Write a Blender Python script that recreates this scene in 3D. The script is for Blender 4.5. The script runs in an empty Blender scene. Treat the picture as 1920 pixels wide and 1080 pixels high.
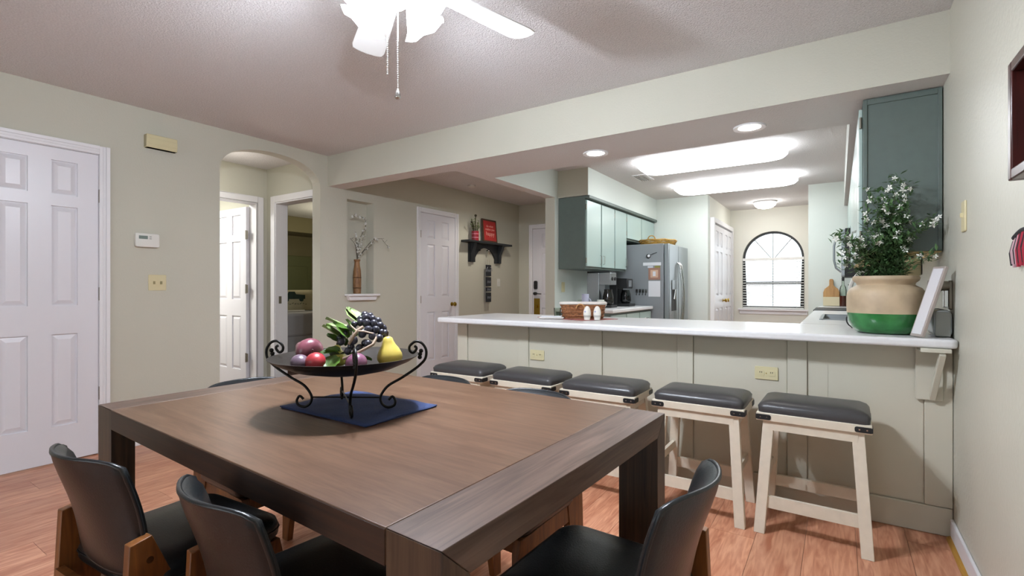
import bpy, bmesh, math, random
from mathutils import Vector, Matrix
R = math.radians
rnd = random.Random(7)
scene = bpy.context.scene
col = scene.collection

# ------------------------------------------------------------------ camera
cam_d = bpy.data.cameras.new('camera'); cam_d.sensor_width = 36.0; cam_d.lens = 924.06/1920*36
cam_d.clip_start = .02
cam = bpy.data.objects.new('camera', cam_d); col.objects.link(cam)
cam.location = (0, 0, 1.14); cam.rotation_euler = (R(90), 0, R(33.53))
scene.camera = cam
# ------------------------------------------------------------------ world, exposure
w = bpy.data.worlds.new('daylight'); scene.world = w; w.use_nodes = True
w.node_tree.nodes['Background'].inputs[0].default_value = (.93, .97, 1, 1)
w.node_tree.nodes['Background'].inputs[1].default_value = 2.5
vs = scene.view_settings
vs.view_transform = 'Standard'; vs.look = 'None'; vs.gamma = 1; vs.use_curve_mapping = False
vs.exposure = 0.52
LIGHT = dict(rear=13, fan=42, bulb=3000, kitchen=8.4, down=40, alcove=18, hall=24, bath=36, bed=20)

# ------------------------------------------------------------------ geometry constants
XL, XR, ZC, YB = -4.23, .437, 2.45, 3.07
ZS = 2.15            # underside of the soffit
CT = .914            # worktop height

# ------------------------------------------------------------------ helpers
def lin(h):
    if isinstance(h, str):
        h = h.lstrip('#'); c = [int(h[i:i+2], 16)/255 for i in (0, 2, 4)]
        return tuple(x/12.92 if x <= .04045 else ((x+.055)/1.055)**2.4 for x in c)
    return h
MATS = {}
def mat(name, colr, rough=.5, metal=0., bump=0., bscale=50., var=0., vscale=5., emit=0., spec=.5, alpha=None, rand=0., detail=3., trans=0., coat=0., emit_col=None):
    if name in MATS: return MATS[name]
    m = bpy.data.materials.new(name); m.use_nodes = True
    nt = m.node_tree; b = nt.nodes['Principled BSDF']; c = lin(colr)
    b.inputs['Base Color'].default_value = (*c, 1)
    b.inputs['Roughness'].default_value = rough; b.inputs['Metallic'].default_value = metal
    b.inputs['Specular IOR Level'].default_value = spec
    if trans: b.inputs['Transmission Weight'].default_value = trans
    if coat: b.inputs['Coat Weight'].default_value = coat
    if emit:
        b.inputs['Emission Color'].default_value = (*(lin(emit_col) if emit_col else c), 1)
        b.inputs['Emission Strength'].default_value = emit
    tc = None
    if bump or var:
        tc = nt.nodes.new('ShaderNodeTexCoord')
    if var:
        n = nt.nodes.new('ShaderNodeTexNoise'); n.inputs['Scale'].default_value = vscale; n.inputs['Detail'].default_value = detail
        nt.links.new(tc.outputs['Object'], n.inputs['Vector'])
        r = nt.nodes.new('ShaderNodeValToRGB')
        r.color_ramp.elements[0].position = .3; r.color_ramp.elements[1].position = .7
        r.color_ramp.elements[0].color = (*[x*(1-var) for x in c], 1); r.color_ramp.elements[1].color = (*[min(1, x*(1+var)) for x in c], 1)
        nt.links.new(n.outputs['Fac'], r.inputs['Fac']); nt.links.new(r.outputs['Color'], b.inputs['Base Color'])
    if bump:
        n = nt.nodes.new('ShaderNodeTexNoise'); n.inputs['Scale'].default_value = bscale; n.inputs['Detail'].default_value = 4
        nt.links.new(tc.outputs['Object'], n.inputs['Vector'])
        bp = nt.nodes.new('ShaderNodeBump'); bp.inputs['Strength'].default_value = bump; bp.inputs['Distance'].default_value = .01
        nt.links.new(n.outputs['Fac'], bp.inputs['Height']); nt.links.new(bp.outputs['Normal'], b.inputs['Normal'])
    MATS[name] = m
    return m

def wood(name, dark, light, rough=.35, axis='y', scale=3., stretch=14., rand=.15, bump=.05, coat=0., rings=0., spec=.5):
    """procedural wood: noise stretched along one axis, random tone per object"""
    if name in MATS: return MATS[name]
    m = bpy.data.materials.new(name); m.use_nodes = True; nt = m.node_tree; b = nt.nodes['Principled BSDF']
    L = nt.links
    tc = nt.nodes.new('ShaderNodeTexCoord'); oi = nt.nodes.new('ShaderNodeObjectInfo')
    mp = nt.nodes.new('ShaderNodeMapping'); s = [stretch]*3; s['xyz'.index(axis)] = 1.
    mp.inputs['Scale'].default_value = s
    sh = nt.nodes.new('ShaderNodeVectorMath'); sh.operation = 'MULTIPLY'; sh.inputs[1].default_value = (37, 53, 71)
    L.new(oi.outputs['Random'], sh.inputs[0]); L.new(sh.outputs[0], mp.inputs['Location'])
    L.new(tc.outputs['Object'], mp.inputs['Vector'])
    n = nt.nodes.new('ShaderNodeTexNoise'); n.inputs['Scale'].default_value = scale; n.inputs['Detail'].default_value = 6; n.inputs['Distortion'].default_value = 1.2
    L.new(mp.outputs[0], n.inputs['Vector'])
    n2 = nt.nodes.new('ShaderNodeTexNoise'); n2.inputs['Scale'].default_value = scale*.35; n2.inputs['Detail'].default_value = 2
    L.new(mp.outputs[0], n2.inputs['Vector'])
    mixf = nt.nodes.new('ShaderNodeMath'); mixf.operation = 'MULTIPLY_ADD'; mixf.inputs[1].default_value = .6
    ad = nt.nodes.new('ShaderNodeMath'); ad.operation = 'MULTIPLY'; ad.inputs[1].default_value = .4
    fac = n.outputs['Fac']
    if rings:
        wv = nt.nodes.new('ShaderNodeMath'); wv.operation = 'SINE'
        ml = nt.nodes.new('ShaderNodeMath'); ml.operation = 'MULTIPLY'; ml.inputs[1].default_value = rings
        L.new(n2.outputs['Fac'], ml.inputs[0]); L.new(ml.outputs[0], wv.inputs[0])
        a2 = nt.nodes.new('ShaderNodeMath'); a2.operation = 'MULTIPLY_ADD'; a2.inputs[1].default_value = .085
        L.new(wv.outputs[0], a2.inputs[0]); L.new(n.outputs['Fac'], a2.inputs[2]); fac = a2.outputs[0]
    L.new(n2.outputs['Fac'], ad.inputs[0]); L.new(fac, mixf.inputs[0]); L.new(ad.outputs[0], mixf.inputs[2])
    r = nt.nodes.new('ShaderNodeValToRGB'); r.color_ramp.elements[0].position = .36; r.color_ramp.elements[1].position = .64
    r.color_ramp.elements[0].color = (*lin(dark), 1); r.color_ramp.elements[1].color = (*lin(light), 1)
    L.new(mixf.outputs[0], r.inputs['Fac'])
    hs = nt.nodes.new('ShaderNodeHueSaturation')
    mr = nt.nodes.new('ShaderNodeMapRange'); mr.inputs[3].default_value = 1-rand; mr.inputs[4].default_value = 1+rand
    L.new(oi.outputs['Random'], mr.inputs[0]); L.new(mr.outputs[0], hs.inputs['Value']); L.new(r.outputs['Color'], hs.inputs['Color'])
    L.new(hs.outputs['Color'], b.inputs['Base Color'])
    b.inputs['Roughness'].default_value = rough; b.inputs['Specular IOR Level'].default_value = spec
    if coat: b.inputs['Coat Weight'].default_value = coat; b.inputs['Coat Roughness'].default_value = .2
    if bump:
        bp = nt.nodes.new('ShaderNodeBump'); bp.inputs['Strength'].default_value = bump; bp.inputs['Distance'].default_value = .002
        L.new(fac, bp.inputs['Height']); L.new(bp.outputs['Normal'], b.inputs['Normal'])
    MATS[name] = m
    return m

def glass(name, tint=(.95, .98, 1), rough=0.02):
    if name in MATS: return MATS[name]
    m = bpy.data.materials.new(name); m.use_nodes = True; nt = m.node_tree
    for n in list(nt.nodes): nt.nodes.remove(n)
    o = nt.nodes.new('ShaderNodeOutputMaterial'); t = nt.nodes.new('ShaderNodeBsdfTransparent'); g = nt.nodes.new('ShaderNodeBsdfGlossy')
    t.inputs[0].default_value = (*tint, 1); g.inputs['Roughness'].default_value = rough
    mx = nt.nodes.new('ShaderNodeMixShader'); fr = nt.nodes.new('ShaderNodeFresnel'); fr.inputs[0].default_value = 1.3
    nt.links.new(fr.outputs[0], mx.inputs[0]); nt.links.new(t.outputs[0], mx.inputs[1]); nt.links.new(g.outputs[0], mx.inputs[2])
    nt.links.new(mx.outputs[0], o.inputs[0]); MATS[name] = m
    return m

class MB:
    """collects shapes into ONE mesh"""
    def __init__(s): s.v = []; s.f = []; s.mi = []
    def add(s, vs_, fs, mi=0):
        o = len(s.v); s.v += [tuple(p) for p in vs_]; s.f += [tuple(i+o for i in f) for f in fs]; s.mi += [mi]*len(fs); return s
    def box(s, x0, x1, y0, y1, z0, z1, mi=0):
        return s.add([(x0,y0,z0),(x1,y0,z0),(x1,y1,z0),(x0,y1,z0),(x0,y0,z1),(x1,y0,z1),(x1,y1,z1),(x0,y1,z1)],
                     [(0,3,2,1),(4,5,6,7),(0,1,5,4),(1,2,6,5),(2,3,7,6),(3,0,4,7)], mi)
    def prism(s, poly, axis, a, b, mi=0):
        """poly: 2D points; extruded along axis from a to b. axis 'x': poly=(y,z); 'y': (x,z); 'z': (x,y)"""
        def P(p, t): return {'x': (t, p[0], p[1]), 'y': (p[0], t, p[1]), 'z': (p[0], p[1], t)}[axis]
        n = len(poly); vs_ = [P(p, a) for p in poly]+[P(p, b) for p in poly]
        fs = [tuple(range(n))[::-1], tuple(range(n, 2*n))]+[(i, (i+1) % n, n+(i+1) % n, n+i) for i in range(n)]
        return s.add(vs_, fs, mi)
    def bar(s, p0, p1, w, d, up=(0,0,1), w1=None, d1=None, mi=0):
        p0 = Vector(p0); p1 = Vector(p1); ax = (p1-p0).normalized(); u = Vector(up)
        side = ax.cross(u)
        if side.length < 1e-4: side = ax.cross(Vector((0,1,0)))
        side.normalize(); up2 = side.cross(ax)
        vs_ = []
        for p, a, b in ((p0, w, d), (p1, w1 or w, d1 or d)):
            for sx, sy in ((-1,-1),(1,-1),(1,1),(-1,1)): vs_.append(p+side*sx*a/2+up2*sy*b/2)
        return s.add(vs_, [(0,3,2,1),(4,5,6,7),(0,1,5,4),(1,2,6,5),(2,3,7,6),(3,0,4,7)], mi)
    def tube(s, pts, r, n=8, closed=False, mi=0):
        pts = [Vector(p) for p in pts]; k = len(pts); rs = r if isinstance(r, (list, tuple)) else [r]*k
        vs_ = []; prev = None
        for i, p in enumerate(pts):
            if closed: t = pts[(i+1) % k]-pts[i-1]
            else: t = pts[min(i+1, k-1)]-pts[max(i-1, 0)]
            t.normalize()
            if prev is None:
                a = Vector((0,0,1)) if abs(t.z) < .9 else Vector((1,0,0)); nrm = t.cross(a).normalized()
            else:
                nrm = prev-t*prev.dot(t)
                nrm = nrm.normalized() if nrm.length > 1e-6 else t.orthogonal().normalized()
            prev = nrm; bn = t.cross(nrm)
            for j in range(n):
                a = 2*math.pi*j/n; vs_.append(p+(nrm*math.cos(a)+bn*math.sin(a))*rs[i])
        fs = []
        for i in range(k if closed else k-1):
            q = (i+1) % k
            for j in range(n): fs.append((i*n+j, i*n+(j+1) % n, q*n+(j+1) % n, q*n+j))
        if not closed: fs += [tuple(range(n))[::-1], tuple(range((k-1)*n, k*n))]
        return s.add(vs_, fs, mi)
    def cyl(s, p0, p1, r0, r1=None, n=20, mi=0): return s.tube([p0, p1], [r0, r0 if r1 is None else r1], n, mi=mi)
    def lathe(s, prof, n=28, c=(0,0,0), sx=1., sy=1., mi=0, close=True):
        vs_ = []; k = len(prof)
        for r, z in prof:
            for j in range(n):
                a = 2*math.pi*j/n; vs_.append((c[0]+r*math.cos(a)*sx, c[1]+r*math.sin(a)*sy, c[2]+z))
        fs = [(i*n+j, i*n+(j+1) % n, (i+1)*n+(j+1) % n, (i+1)*n+j) for i in range(k-1) for j in range(n)]
        if close:
            if prof[0][0] > 1e-5: fs.append(tuple(range(n))[::-1])
            if prof[-1][0] > 1e-5: fs.append(tuple(range((k-1)*n, k*n)))
        return s.add(vs_, fs, mi)
    def ball(s, c, r, n=12, m=8, sx=1, sy=1, sz=1, mi=0):
        prof = [(max(1e-6, r*math.sin(math.pi*i/m)), -r*math.cos(math.pi*i/m)*sz) for i in range(m+1)]
        return s.lathe(prof, n, c, sx, sy, mi=mi, close=False)
    def grid(s, fn, nu, nv, mi=0):
        vs_ = [fn(i/nu, j/nv) for j in range(nv+1) for i in range(nu+1)]
        fs = [(j*(nu+1)+i, j*(nu+1)+i+1, (j+1)*(nu+1)+i+1, (j+1)*(nu+1)+i) for j in range(nv) for i in range(nu)]
        return s.add(vs_, fs, mi)
    def build(s, name, mats, parent=None, smooth=None, bevel=0, seg=2, subsurf=0, solid=0, loc=None, rot=None, label=None, kind=None):
        me = bpy.data.meshes.new(name); me.from_pydata(s.v, [], s.f)
        mats = mats if isinstance(mats, (list, tuple)) else [mats]
        for m in mats: me.materials.append(m)
        if len(mats) > 1: me.polygons.foreach_set('material_index', s.mi)
        bm = bmesh.new(); bm.from_mesh(me); bmesh.ops.remove_doubles(bm, verts=bm.verts, dist=1e-6)
        bmesh.ops.recalc_face_normals(bm, faces=bm.faces); bm.to_mesh(me); bm.free()
        o = bpy.data.objects.new(name, me); col.objects.link(o)
        if parent is not None: o.parent = parent
        if loc: o.location = loc
        if rot: o.rotation_euler = rot
        if solid:
            q = o.modifiers.new('solid', 'SOLIDIFY'); q.thickness = solid; q.offset = 0
        if bevel:
            q = o.modifiers.new('bevel', 'BEVEL'); q.width = bevel; q.segments = seg; q.limit_method = 'ANGLE'; q.angle_limit = R(35)
        if subsurf:
            q = o.modifiers.new('sub', 'SUBSURF'); q.levels = subsurf; q.render_levels = subsurf
        if smooth is not None or bevel or subsurf:
            me.polygons.foreach_set('use_smooth', [True]*len(me.polygons))
            if not subsurf: me.set_sharp_from_angle(angle=R(smooth or 40))
        if label: o['label'] = label
        if kind: o['kind'] = kind
        return o

def tag(o, label, cat=None, group=None, kind=None):
    o['label'] = label
    if cat: o['category'] = cat
    if group: o['group'] = group
    if kind: o['kind'] = kind
    return o
def thing(name, label, cat, loc=(0,0,0), rz=0, group=None, kind=None):
    o = bpy.data.objects.new(name, None); col.objects.link(o); o.empty_display_size = .1
    o.location = loc; o.rotation_euler = (0, 0, rz)
    return tag(o, label, cat, group, kind)
def box(name, m, parent, x0, x1, y0, y1, z0, z1, bevel=0, **k):
    return MB().box(x0, x1, y0, y1, z0, z1).build(name, m, parent, bevel=bevel, **k)
def copy_tree(o, parent=None):
    c = o.copy(); col.objects.link(c); c.parent = parent
    for ch in list(o.children): copy_tree(ch, c)
    return c
def lamp(name, kind, loc, energy, parent=None, size=.1, colr=(1,1,1), rot=(0,0,0), sy=None, spot=None, blend=.5):
    d = bpy.data.lights.new(name, kind); d.energy = energy; d.color = colr
    if kind == 'AREA':
        d.size = size
        if sy: d.shape = 'RECTANGLE'; d.size_y = sy
    else: d.shadow_soft_size = size
    if kind == 'SPOT': d.spot_size = R(spot or 120); d.spot_blend = blend
    o = bpy.data.objects.new(name, d); col.objects.link(o); o.location = loc; o.rotation_euler = rot
    if parent is not None: o.parent = parent
    return o
def text(name, s, size, m, parent, loc, rot, depth=.0008, align='CENTER'):
    cu = bpy.data.curves.new(name, 'FONT'); cu.body = s; cu.size = size; cu.align_x = align; cu.align_y = 'CENTER'; cu.extrude = depth; cu.resolution_u = 2
    t = bpy.data.objects.new(name, cu); col.objects.link(t)
    me = bpy.data.meshes.new_from_object(t.evaluated_get(bpy.context.evaluated_depsgraph_get()))
    bpy.data.objects.remove(t); me.name = name; me.materials.clear(); me.materials.append(m)
    o = bpy.data.objects.new(name, me); col.objects.link(o); o.parent = parent; o.location = loc; o.rotation_euler = rot
    return o
def arc(cx, cy, r, a0, a1, n): return [(cx+r*math.cos(R(a0+(a1-a0)*i/n)), cy+r*math.sin(R(a0+(a1-a0)*i/n))) for i in range(n+1)]
def rrect(x0, x1, y0, y1, r, n=5):
    return arc(x1-r, y0+r, r, -90, 0, n)+arc(x1-r, y1-r, r, 0, 90, n)+arc(x0+r, y1-r, r, 90, 180, n)+arc(x0+r, y0+r, r, 180, 270, n)

# ------------------------------------------------------------------ materials
M_wall = mat('paint_sage', '#bfbdae', .7, bump=.12, bscale=90)
M_wallr = mat('paint_sage_textured', '#c3c1b2', .45, bump=.25, bscale=55)
M_kwall = mat('paint_kitchen_lamp_tint', '#d3d9d2', .6, bump=.08, bscale=90)  # cool tint of the fluorescent lamps is put into this wall colour
M_awall = mat('paint_cream', '#deddd2', .6, bump=.08, bscale=90)
M_olive = mat('paint_olive', '#7c7455', .7)
M_ceil = mat('popcorn_ceiling', '#dad7d6', .9, bump=1.0, bscale=130, var=.10, vscale=120, detail=2)
M_white = mat('white_gloss_paint', '#dcdbe0', .35)
M_trim = mat('white_trim', '#e3e2e4', .4)
M_floor = wood('laminate_planks', '#ad6d50', '#d29a7a', .3, 'y', 5., 9., .09, .03, rings=60, spec=.4)
M_base = mat('subfloor', '#3a2a20', .8)
M_panel = mat('panel_paint', '#c3bfae', .5)
M_counter = mat('white_laminate', '#dcdcdc', .25, var=.02, vscale=60)
M_teal = mat('teal_cabinet_paint', '#5a6660', .45, var=.04, vscale=20)
M_tealdoor = mat('teal_door_paint', '#a9bdb7', .28)
M_table = wood('table_veneer', '#4c3526', '#634a38', .36, 'x', 6., 12., .05, .04, spec=.4)
M_tablee = wood('table_end_wood', '#3f2f27', '#655146', .40, 'y', 3.5, 20., .05, .08, spec=.4)
M_tleg = wood('table_leg_wood', '#33231b', '#54402f', .42, 'z', 3.5, 20., .05, .06)
M_tdark = wood('table_side_shade', '#22140c', '#3a2415', .45, 'x', 3.5, 20., .05, .04)
M_leather = mat('black_leather', '#15191c', .33, bump=.08, bscale=220)
M_stoolle = mat('charcoal_leather', '#3e3d3e', .33, bump=.08, bscale=220)
M_cwood = wood('chair_wood', '#5a3417', '#8a5628', .4, 'z', 5., 9., .06)
M_cream = mat('cream_painted_wood', '#d6cdba', .5, var=.04, vscale=25)
M_black = mat('black_iron', '#15130f', .45, metal=.6)
M_dark = mat('black_matte', '#17181a', .5)
M_chrome = mat('chrome', '#c9c9c6', .18, metal=1)
M_steel = mat('stainless_steel', '#9aa0a3', .32, metal=.85)
M_fridges = mat('fridge_grey_side', '#868b8f', .5)
M_brass = mat('brass', '#a58a3d', .3, metal=1)
M_nickel = mat('aged_nickel', '#8a8478', .4, metal=.9)
M_ivory = mat('ivory_plastic', '#cfc59d', .4)
M_plast = mat('white_plastic', '#dad9d2', .4)
M_glass = glass('clear_glass')
M_shade = mat('lit_frosted_glass', '#ffffff', .5, emit=LIGHT['fan'], emit_col='#e9f2ff')
M_bulb = mat('lit_bulb', '#ffffff', .5, emit=LIGHT['bulb'], emit_col='#eaf2ff')
M_fluor = mat('lit_fluorescent_diffuser', '#ffffff', .5, emit=LIGHT['kitchen'], emit_col='#f6fbff')
M_downl = mat('lit_downlight_lens', '#ffffff', .5, emit=LIGHT['down'], emit_col='#fff8ee')

# ================================================================== SETTING
# ---- floor with separate planks
fl = thing('floor', 'reddish oak laminate plank floor', None, kind='structure')
box('subfloor', M_base, fl, -9.2, .56, -3.3, 9.2, -.12, -.008)
pw, pl = .192, 1.29
plank_me = None; r_ = 0; x = XL-.12
rows = int((XR+.02-x)/pw)+1
for i in range(rows):
    off = (i*.43) % 1.0*pl
    y = -3.2-off
    while y < 9.1:
        y0, y1 = max(y, -3.2), min(y+pl, 9.1)
        if y1-y0 > .05:
            full = abs(y1-y0-pl) < 1e-6
            if full and plank_me:
                o = bpy.data.objects.new('plank', plank_me); col.objects.link(o); o.parent = fl
            else:
                o = box('plank', M_floor, fl, 0, pw-.0014, 0, y1-y0-.0014, -.008, 0)
                if full: plank_me = o.data
            o.location = (x+i*pw, y0, 0)
        y += pl
o = MB().box(-9.1, XL-.12, 1.0, 7, -.008, 0).build('floor_bedroom', wood('dark_bedroom_floor', '#4a2a1c', '#6b3f2a', .35)); tag(o, 'dark wood floor of the rooms beyond the arch', None, None, 'structure')

# ---- ceiling
o = MB().box(-9.2, .56, -3.3, 9.2, ZC, ZC+.1).build('ceiling', M_ceil); tag(o, 'white popcorn textured ceiling', None, None, 'structure')

# ---- left wall with arch, niche, door openings
AY0, AY1 = 2.045, 2.985
T = .12
m = MB(); X0, X1 = XL-T, XL
m.box(X0, X1, -3.2, .645, 0, ZC).box(X0, X1, .645, 1.263, 2.065, ZC).box(X0, X1, 1.263, AY0, 0, ZC)
n = 28; pts = []
for i in range(n+1):
    a = math.pi*(1-i/n); cx = math.cos(a); sx_ = math.sin(a)
    yy = (AY0+AY1)/2+(AY1-AY0)/2*math.copysign(abs(cx)**.92, cx); zz = 2.11+.245*sx_**.85
    pts.append((yy, zz))
poly = [(AY0, ZC)]+[(AY0, 2.11)]+pts[1:-1]+[(AY1, 2.11), (AY1, ZC)]
for i in range(len(poly)-2):      # strip between arch curve and ceiling
    a, b = poly[i+1], poly[i+2] if i+2 < len(poly) else poly[-1]
    if abs(a[0]-b[0]) < 1e-6: continue
    m.prism([a, b, (b[0], ZC), (a[0], ZC)], 'x', X0, X1)
m.box(X0, X1, AY1, 3.30, 0, ZC)
m.box(X0, X1, 3.30, 3.65, 0, 1.08).box(X0, X1, 3.30, 3.65, 2.06, ZC).box(X0-.03, X0, 3.25, 3.70, 1.0, 2.12)
m.box(X0, X1, 3.65, 4.365, 0, ZC).box(X0, X1, 4.365, 5.025, 2.075, ZC).box(X0, X1, 5.025, 6.7, 0, ZC)
wl = m.build('wall_left', M_wall); tag(wl, 'sage painted left wall with arched opening and niche', None, None, 'structure')
MB().box(XL, XL+.07, 3.27, 3.685, 1.055, 1.078).prism([(3.285, 1.055), (3.67, 1.055), (3.645, 1.01), (3.31, 1.01)], 'x', XL, XL+.045).build('niche_sill', M_trim, wl, bevel=.004)

# ---- other walls
def wall(name, label, boxes, m=M_wall, **k):
    q = MB()
    for b in boxes: q.box(*b)
    return tag(q.build(name, m, **k), label, None, None, 'structure')
wall('wall_right', 'textured sage right wall beside the bar', [(XR, XR+.12, -3.3, 9.2, 0, ZC)], M_wallr)
wall('wall_rear', 'living room wall behind the camera with an added opening for fill light', [(-4.35, -3.3, -3.32, -3.2, 0, ZC), (-.5, XR, -3.32, -3.2, 0, ZC), (-3.3, -.5, -3.32, -3.2, 2.1, ZC)])
wall('wall_hall_end', 'hall end wall holding the entry door', [(-4.35, -2.63, 6.58, 6.70, 0, ZC)])
q = MB().box(-2.75, -2.63, 4.83, 7.41, 0, ZC)
o = q.build('wall_partition', [M_wall, M_kwall]); tag(o, 'partition wall between the hall and the kitchen', None, None, 'structure')
for p in o.data.polygons:
    if p.normal.x > .5: p.material_index = 1
wall('wall_kitchen_back', 'kitchen back wall with the cool lamp tint in its colour', [(-2.63, -1.53, 7.29, 7.41, 0, ZC), (-.32, XR, 7.29, 7.41, 0, ZC)], M_kwall)
wall('wall_alcove_side', 'cream side walls of the window alcove', [(-1.65, -1.53, 7.41, 9.16, 0, ZC), (-.32, -.20, 7.41, 9.16, 0, ZC)], M_awall)
# alcove back wall with arched window opening
WX0, WX1, WZ0, WZS = -1.346, -.452, .80, 1.62; WC = (WX0+WX1)/2; WR = (WX1-WX0)/2
m = MB().box(-1.65, WX0, 9.04, 9.16, 0, ZC).box(WX1, -.20, 9.04, 9.16, 0, ZC).box(WX0, WX1, 9.04, 9.16, 0, WZ0)
ap = arc(WC, WZS, WR, 180, 0, 24)
for a, b in zip(ap, ap[1:]): m.prism([a, b, (b[0], ZC), (a[0], ZC)], 'y', 9.04, 9.16)
tag(m.build('wall_alcove_back', M_awall), 'cream alcove wall around the arched window', None, None, 'structure')
# rooms behind the arch
wall('wall_vestibule_back', 'vestibule wall around the bathroom door', [(-5.40, -5.28, 1.2, 2.16, 0, ZC), (-5.40, -5.28, 2.16, 2.935, 2.065, ZC), (-5.40, -5.28, 2.935, 3.05, 0, ZC)])
wall('wall_vestibule_side', 'vestibule wall around the bedroom doorway', [(-9.0, -5.10, 3.05, 3.17, 0, ZC), (-5.10, -4.42, 3.05, 3.17, 2.065, ZC), (-4.42, -4.35, 3.05, 3.17, 0, ZC)])
wall('wall_vestibule_near', 'near side wall of the vestibule', [(-7.3, -4.35, 1.08, 1.2, 0, ZC)])
wall('wall_bathroom', 'white bathroom wall', [(-7.3, -7.18, 1.2, 3.05, 0, ZC)], M_trim)
wall('wall_bedroom', 'olive bedroom walls seen through the doorway', [(-9.1, -8.98, 3.17, 7, 0, ZC), (-8.98, -4.35, 6.88, 7, 0, ZC)], M_olive)
box('ceiling_drop', M_olive, None, -8.98, -8.3, 3.18, 6.87, 2.17, ZC-.002); tag(bpy.data.objects['ceiling_drop'], 'dropped ceiling band in the bedroom', None, None, 'structure')

# ---- soffit / beam
m = MB().box(XL, -2.75, YB, 3.26, ZS, ZC).box(-2.75, XR, YB, 3.68, ZS, ZC).box(-2.75, -2.63, 3.68, 4.83, ZS, ZC).box(-2.63, -2.26, 4.90, 7.29, ZS, ZC).box(.056, XR, 3.68, 7.29, ZS, ZC)
so = m.build('ceiling_soffit', [M_wall, M_ceil, M_kwall]); tag(so, 'dropped soffit beam over the bar and kitchen cabinets', None, None, 'structure')
M_soff = mat('soffit_underside_texture', '#d8d5d3', .9, bump=.5, bscale=100)
so.data.materials[1] = M_soff
for p in so.data.polygons:
    c = p.center
    if p.normal.z < -.5: p.material_index = 1
    elif c.y > 3.3 and (p.normal.x > .5 or (p.normal.x < -.5 and c.x > 0)): p.material_index = 2
    elif c.y > 3.6 and p.normal.y > .5: p.material_index = 2

# ---- baseboards
def baseb(name, b, label): tag(MB().box(*b).build(name, M_trim, bevel=.004), label, None, None, 'structure')
baseb('baseboard_left', (XL, XL+.014, 1.325, AY0, 0, .09), 'white baseboard under the thermostat wall')
baseb('baseboard_right', (XR-.014, XR, -3.2, 2.97, 0, .09), 'white baseboard along the right wall')
wq = MB().prism([(0, 0), (-.016, 0), (-.011, .011), (0, .016)], 'y', -3.2, 2.96).build('trim_1', wood('oak_shoe', '#8a6426', '#b58a3c', .4), loc=(XR-.014, 0, 0)); tag(wq, 'golden oak shoe moulding along right baseboard', None, None, 'structure')

# ---- six panel doors
def six_panel(name, label, W, H, loc, rz, knob=None, hinges=None, casing=True, stile=.11, panel_rows=((.24, .835), (1.02, 1.665), (1.74, 1.96)), mat_=M_white, casw=.062):
    """local: x along width (0..W), front faces -y, slab y 0...035"""
    t = thing(name, label, None, loc, rz, kind='structure')
    pwid = (W-3*stile)/2; sc = H/2.04
    rows_ = [(a*sc, b*sc) for a, b in panel_rows]
    cols = [(stile, stile+pwid), (2*stile+pwid, 2*stile+2*pwid)]
    m = MB()
    for a, b in ((0, cols[0][0]), (cols[0][1], cols[1][0]), (cols[1][1], W)): m.box(a, b, 0, .035, .008, H)
    zs = [.008]+[z for r2 in rows_ for z in r2]+[H]
    for c0, c1 in cols:
        for k in range(0, len(zs), 2): m.box(c0, c1, 0, .035, zs[k], zs[k+1])
        m.box(c0, c1, .012, .024, .008, H)
    m.build('slab', mat_, t)
    for c0, c1 in cols:
        for z0, z1 in rows_:
            g, f = .006, min(.035, (c1-c0)*.26)
            q = MB()
            A = [(c0+g, .012, z0+g), (c1-g, .012, z0+g), (c1-g, .012, z1-g), (c0+g, .012, z1-g)]
            B = [(c0+g+f*.2, .010, z0+g+f*.2), (c1-g-f*.2, .010, z0+g+f*.2), (c1-g-f*.2, .010, z1-g-f*.2), (c0+g+f*.2, .010, z1-g-f*.2)]
            C_ = [(c0+f, .002, z0+f), (c1-f, .002, z0+f), (c1-f, .002, z1-f), (c0+f, .002, z1-f)]
            vs_ = A+B+C_
            fs = [(8, 9, 10, 11)]+[(i, (i+1) % 4, 4+(i+1) % 4, 4+i) for i in range(4)]+[(4+i, 4+(i+1) % 4, 8+(i+1) % 4, 8+i) for i in range(4)]
            q.add(vs_, fs).build('panel', mat_, t)
    if casing:
        j = MB().box(-.012, -.002, 0, .11, 0, H+.012).box(W+.002, W+.012, 0, .11, 0, H+.012).box(-.012, W+.012, 0, .11, H+.003, H+.013)
        j.build('jamb', M_trim, t)
        cw = casw
        for (a, b, c, d) in ((-cw, -.004, 0, H+cw), (W+.004, W+cw, 0, H+cw), (-.004, W+.004, H+.006, H+cw)):
            if b-a < .2:
                lo, hi = (a, b) if a < 0 else (a, b)
                q = MB().box(a, b, -.012, 0, c, d)
                if a < 0: q.box(a, a+.022, -.02, -.012, c, d).box(a+.03, a+.04, -.016, -.012, c, d)
                else: q.box(b-.022, b, -.02, -.012, c, d).box(b-.04, b-.03, -.016, -.012, c, d)
            else:
                q = MB().box(a, b, -.012, 0, c, d).box(a, b, -.02, -.012, d-.022, d).box(a, b, -.016, -.012, d-.04, d-.03)
            q.build('casing', M_trim, t, bevel=.002)
    if knob:
        kx, kz = knob
        MB().lathe([(.026, 0), (.026, .006), (.011, .010), (.010, .032), (.024, .040), (.029, .052), (.024, .064), (0.0001, .068)], 18).build('knob', M_brass, t, smooth=40, loc=(kx, 0, kz), rot=(R(90), 0, 0))
    for hx, hz in hinges or []:
        MB().cyl((hx, -.006, hz-.045), (hx, -.006, hz+.045), .006, n=8).box(hx-.002, hx+.018, -.003, .0, hz-.045, hz+.045).build('hinge', M_nickel, t)
    return t
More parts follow.
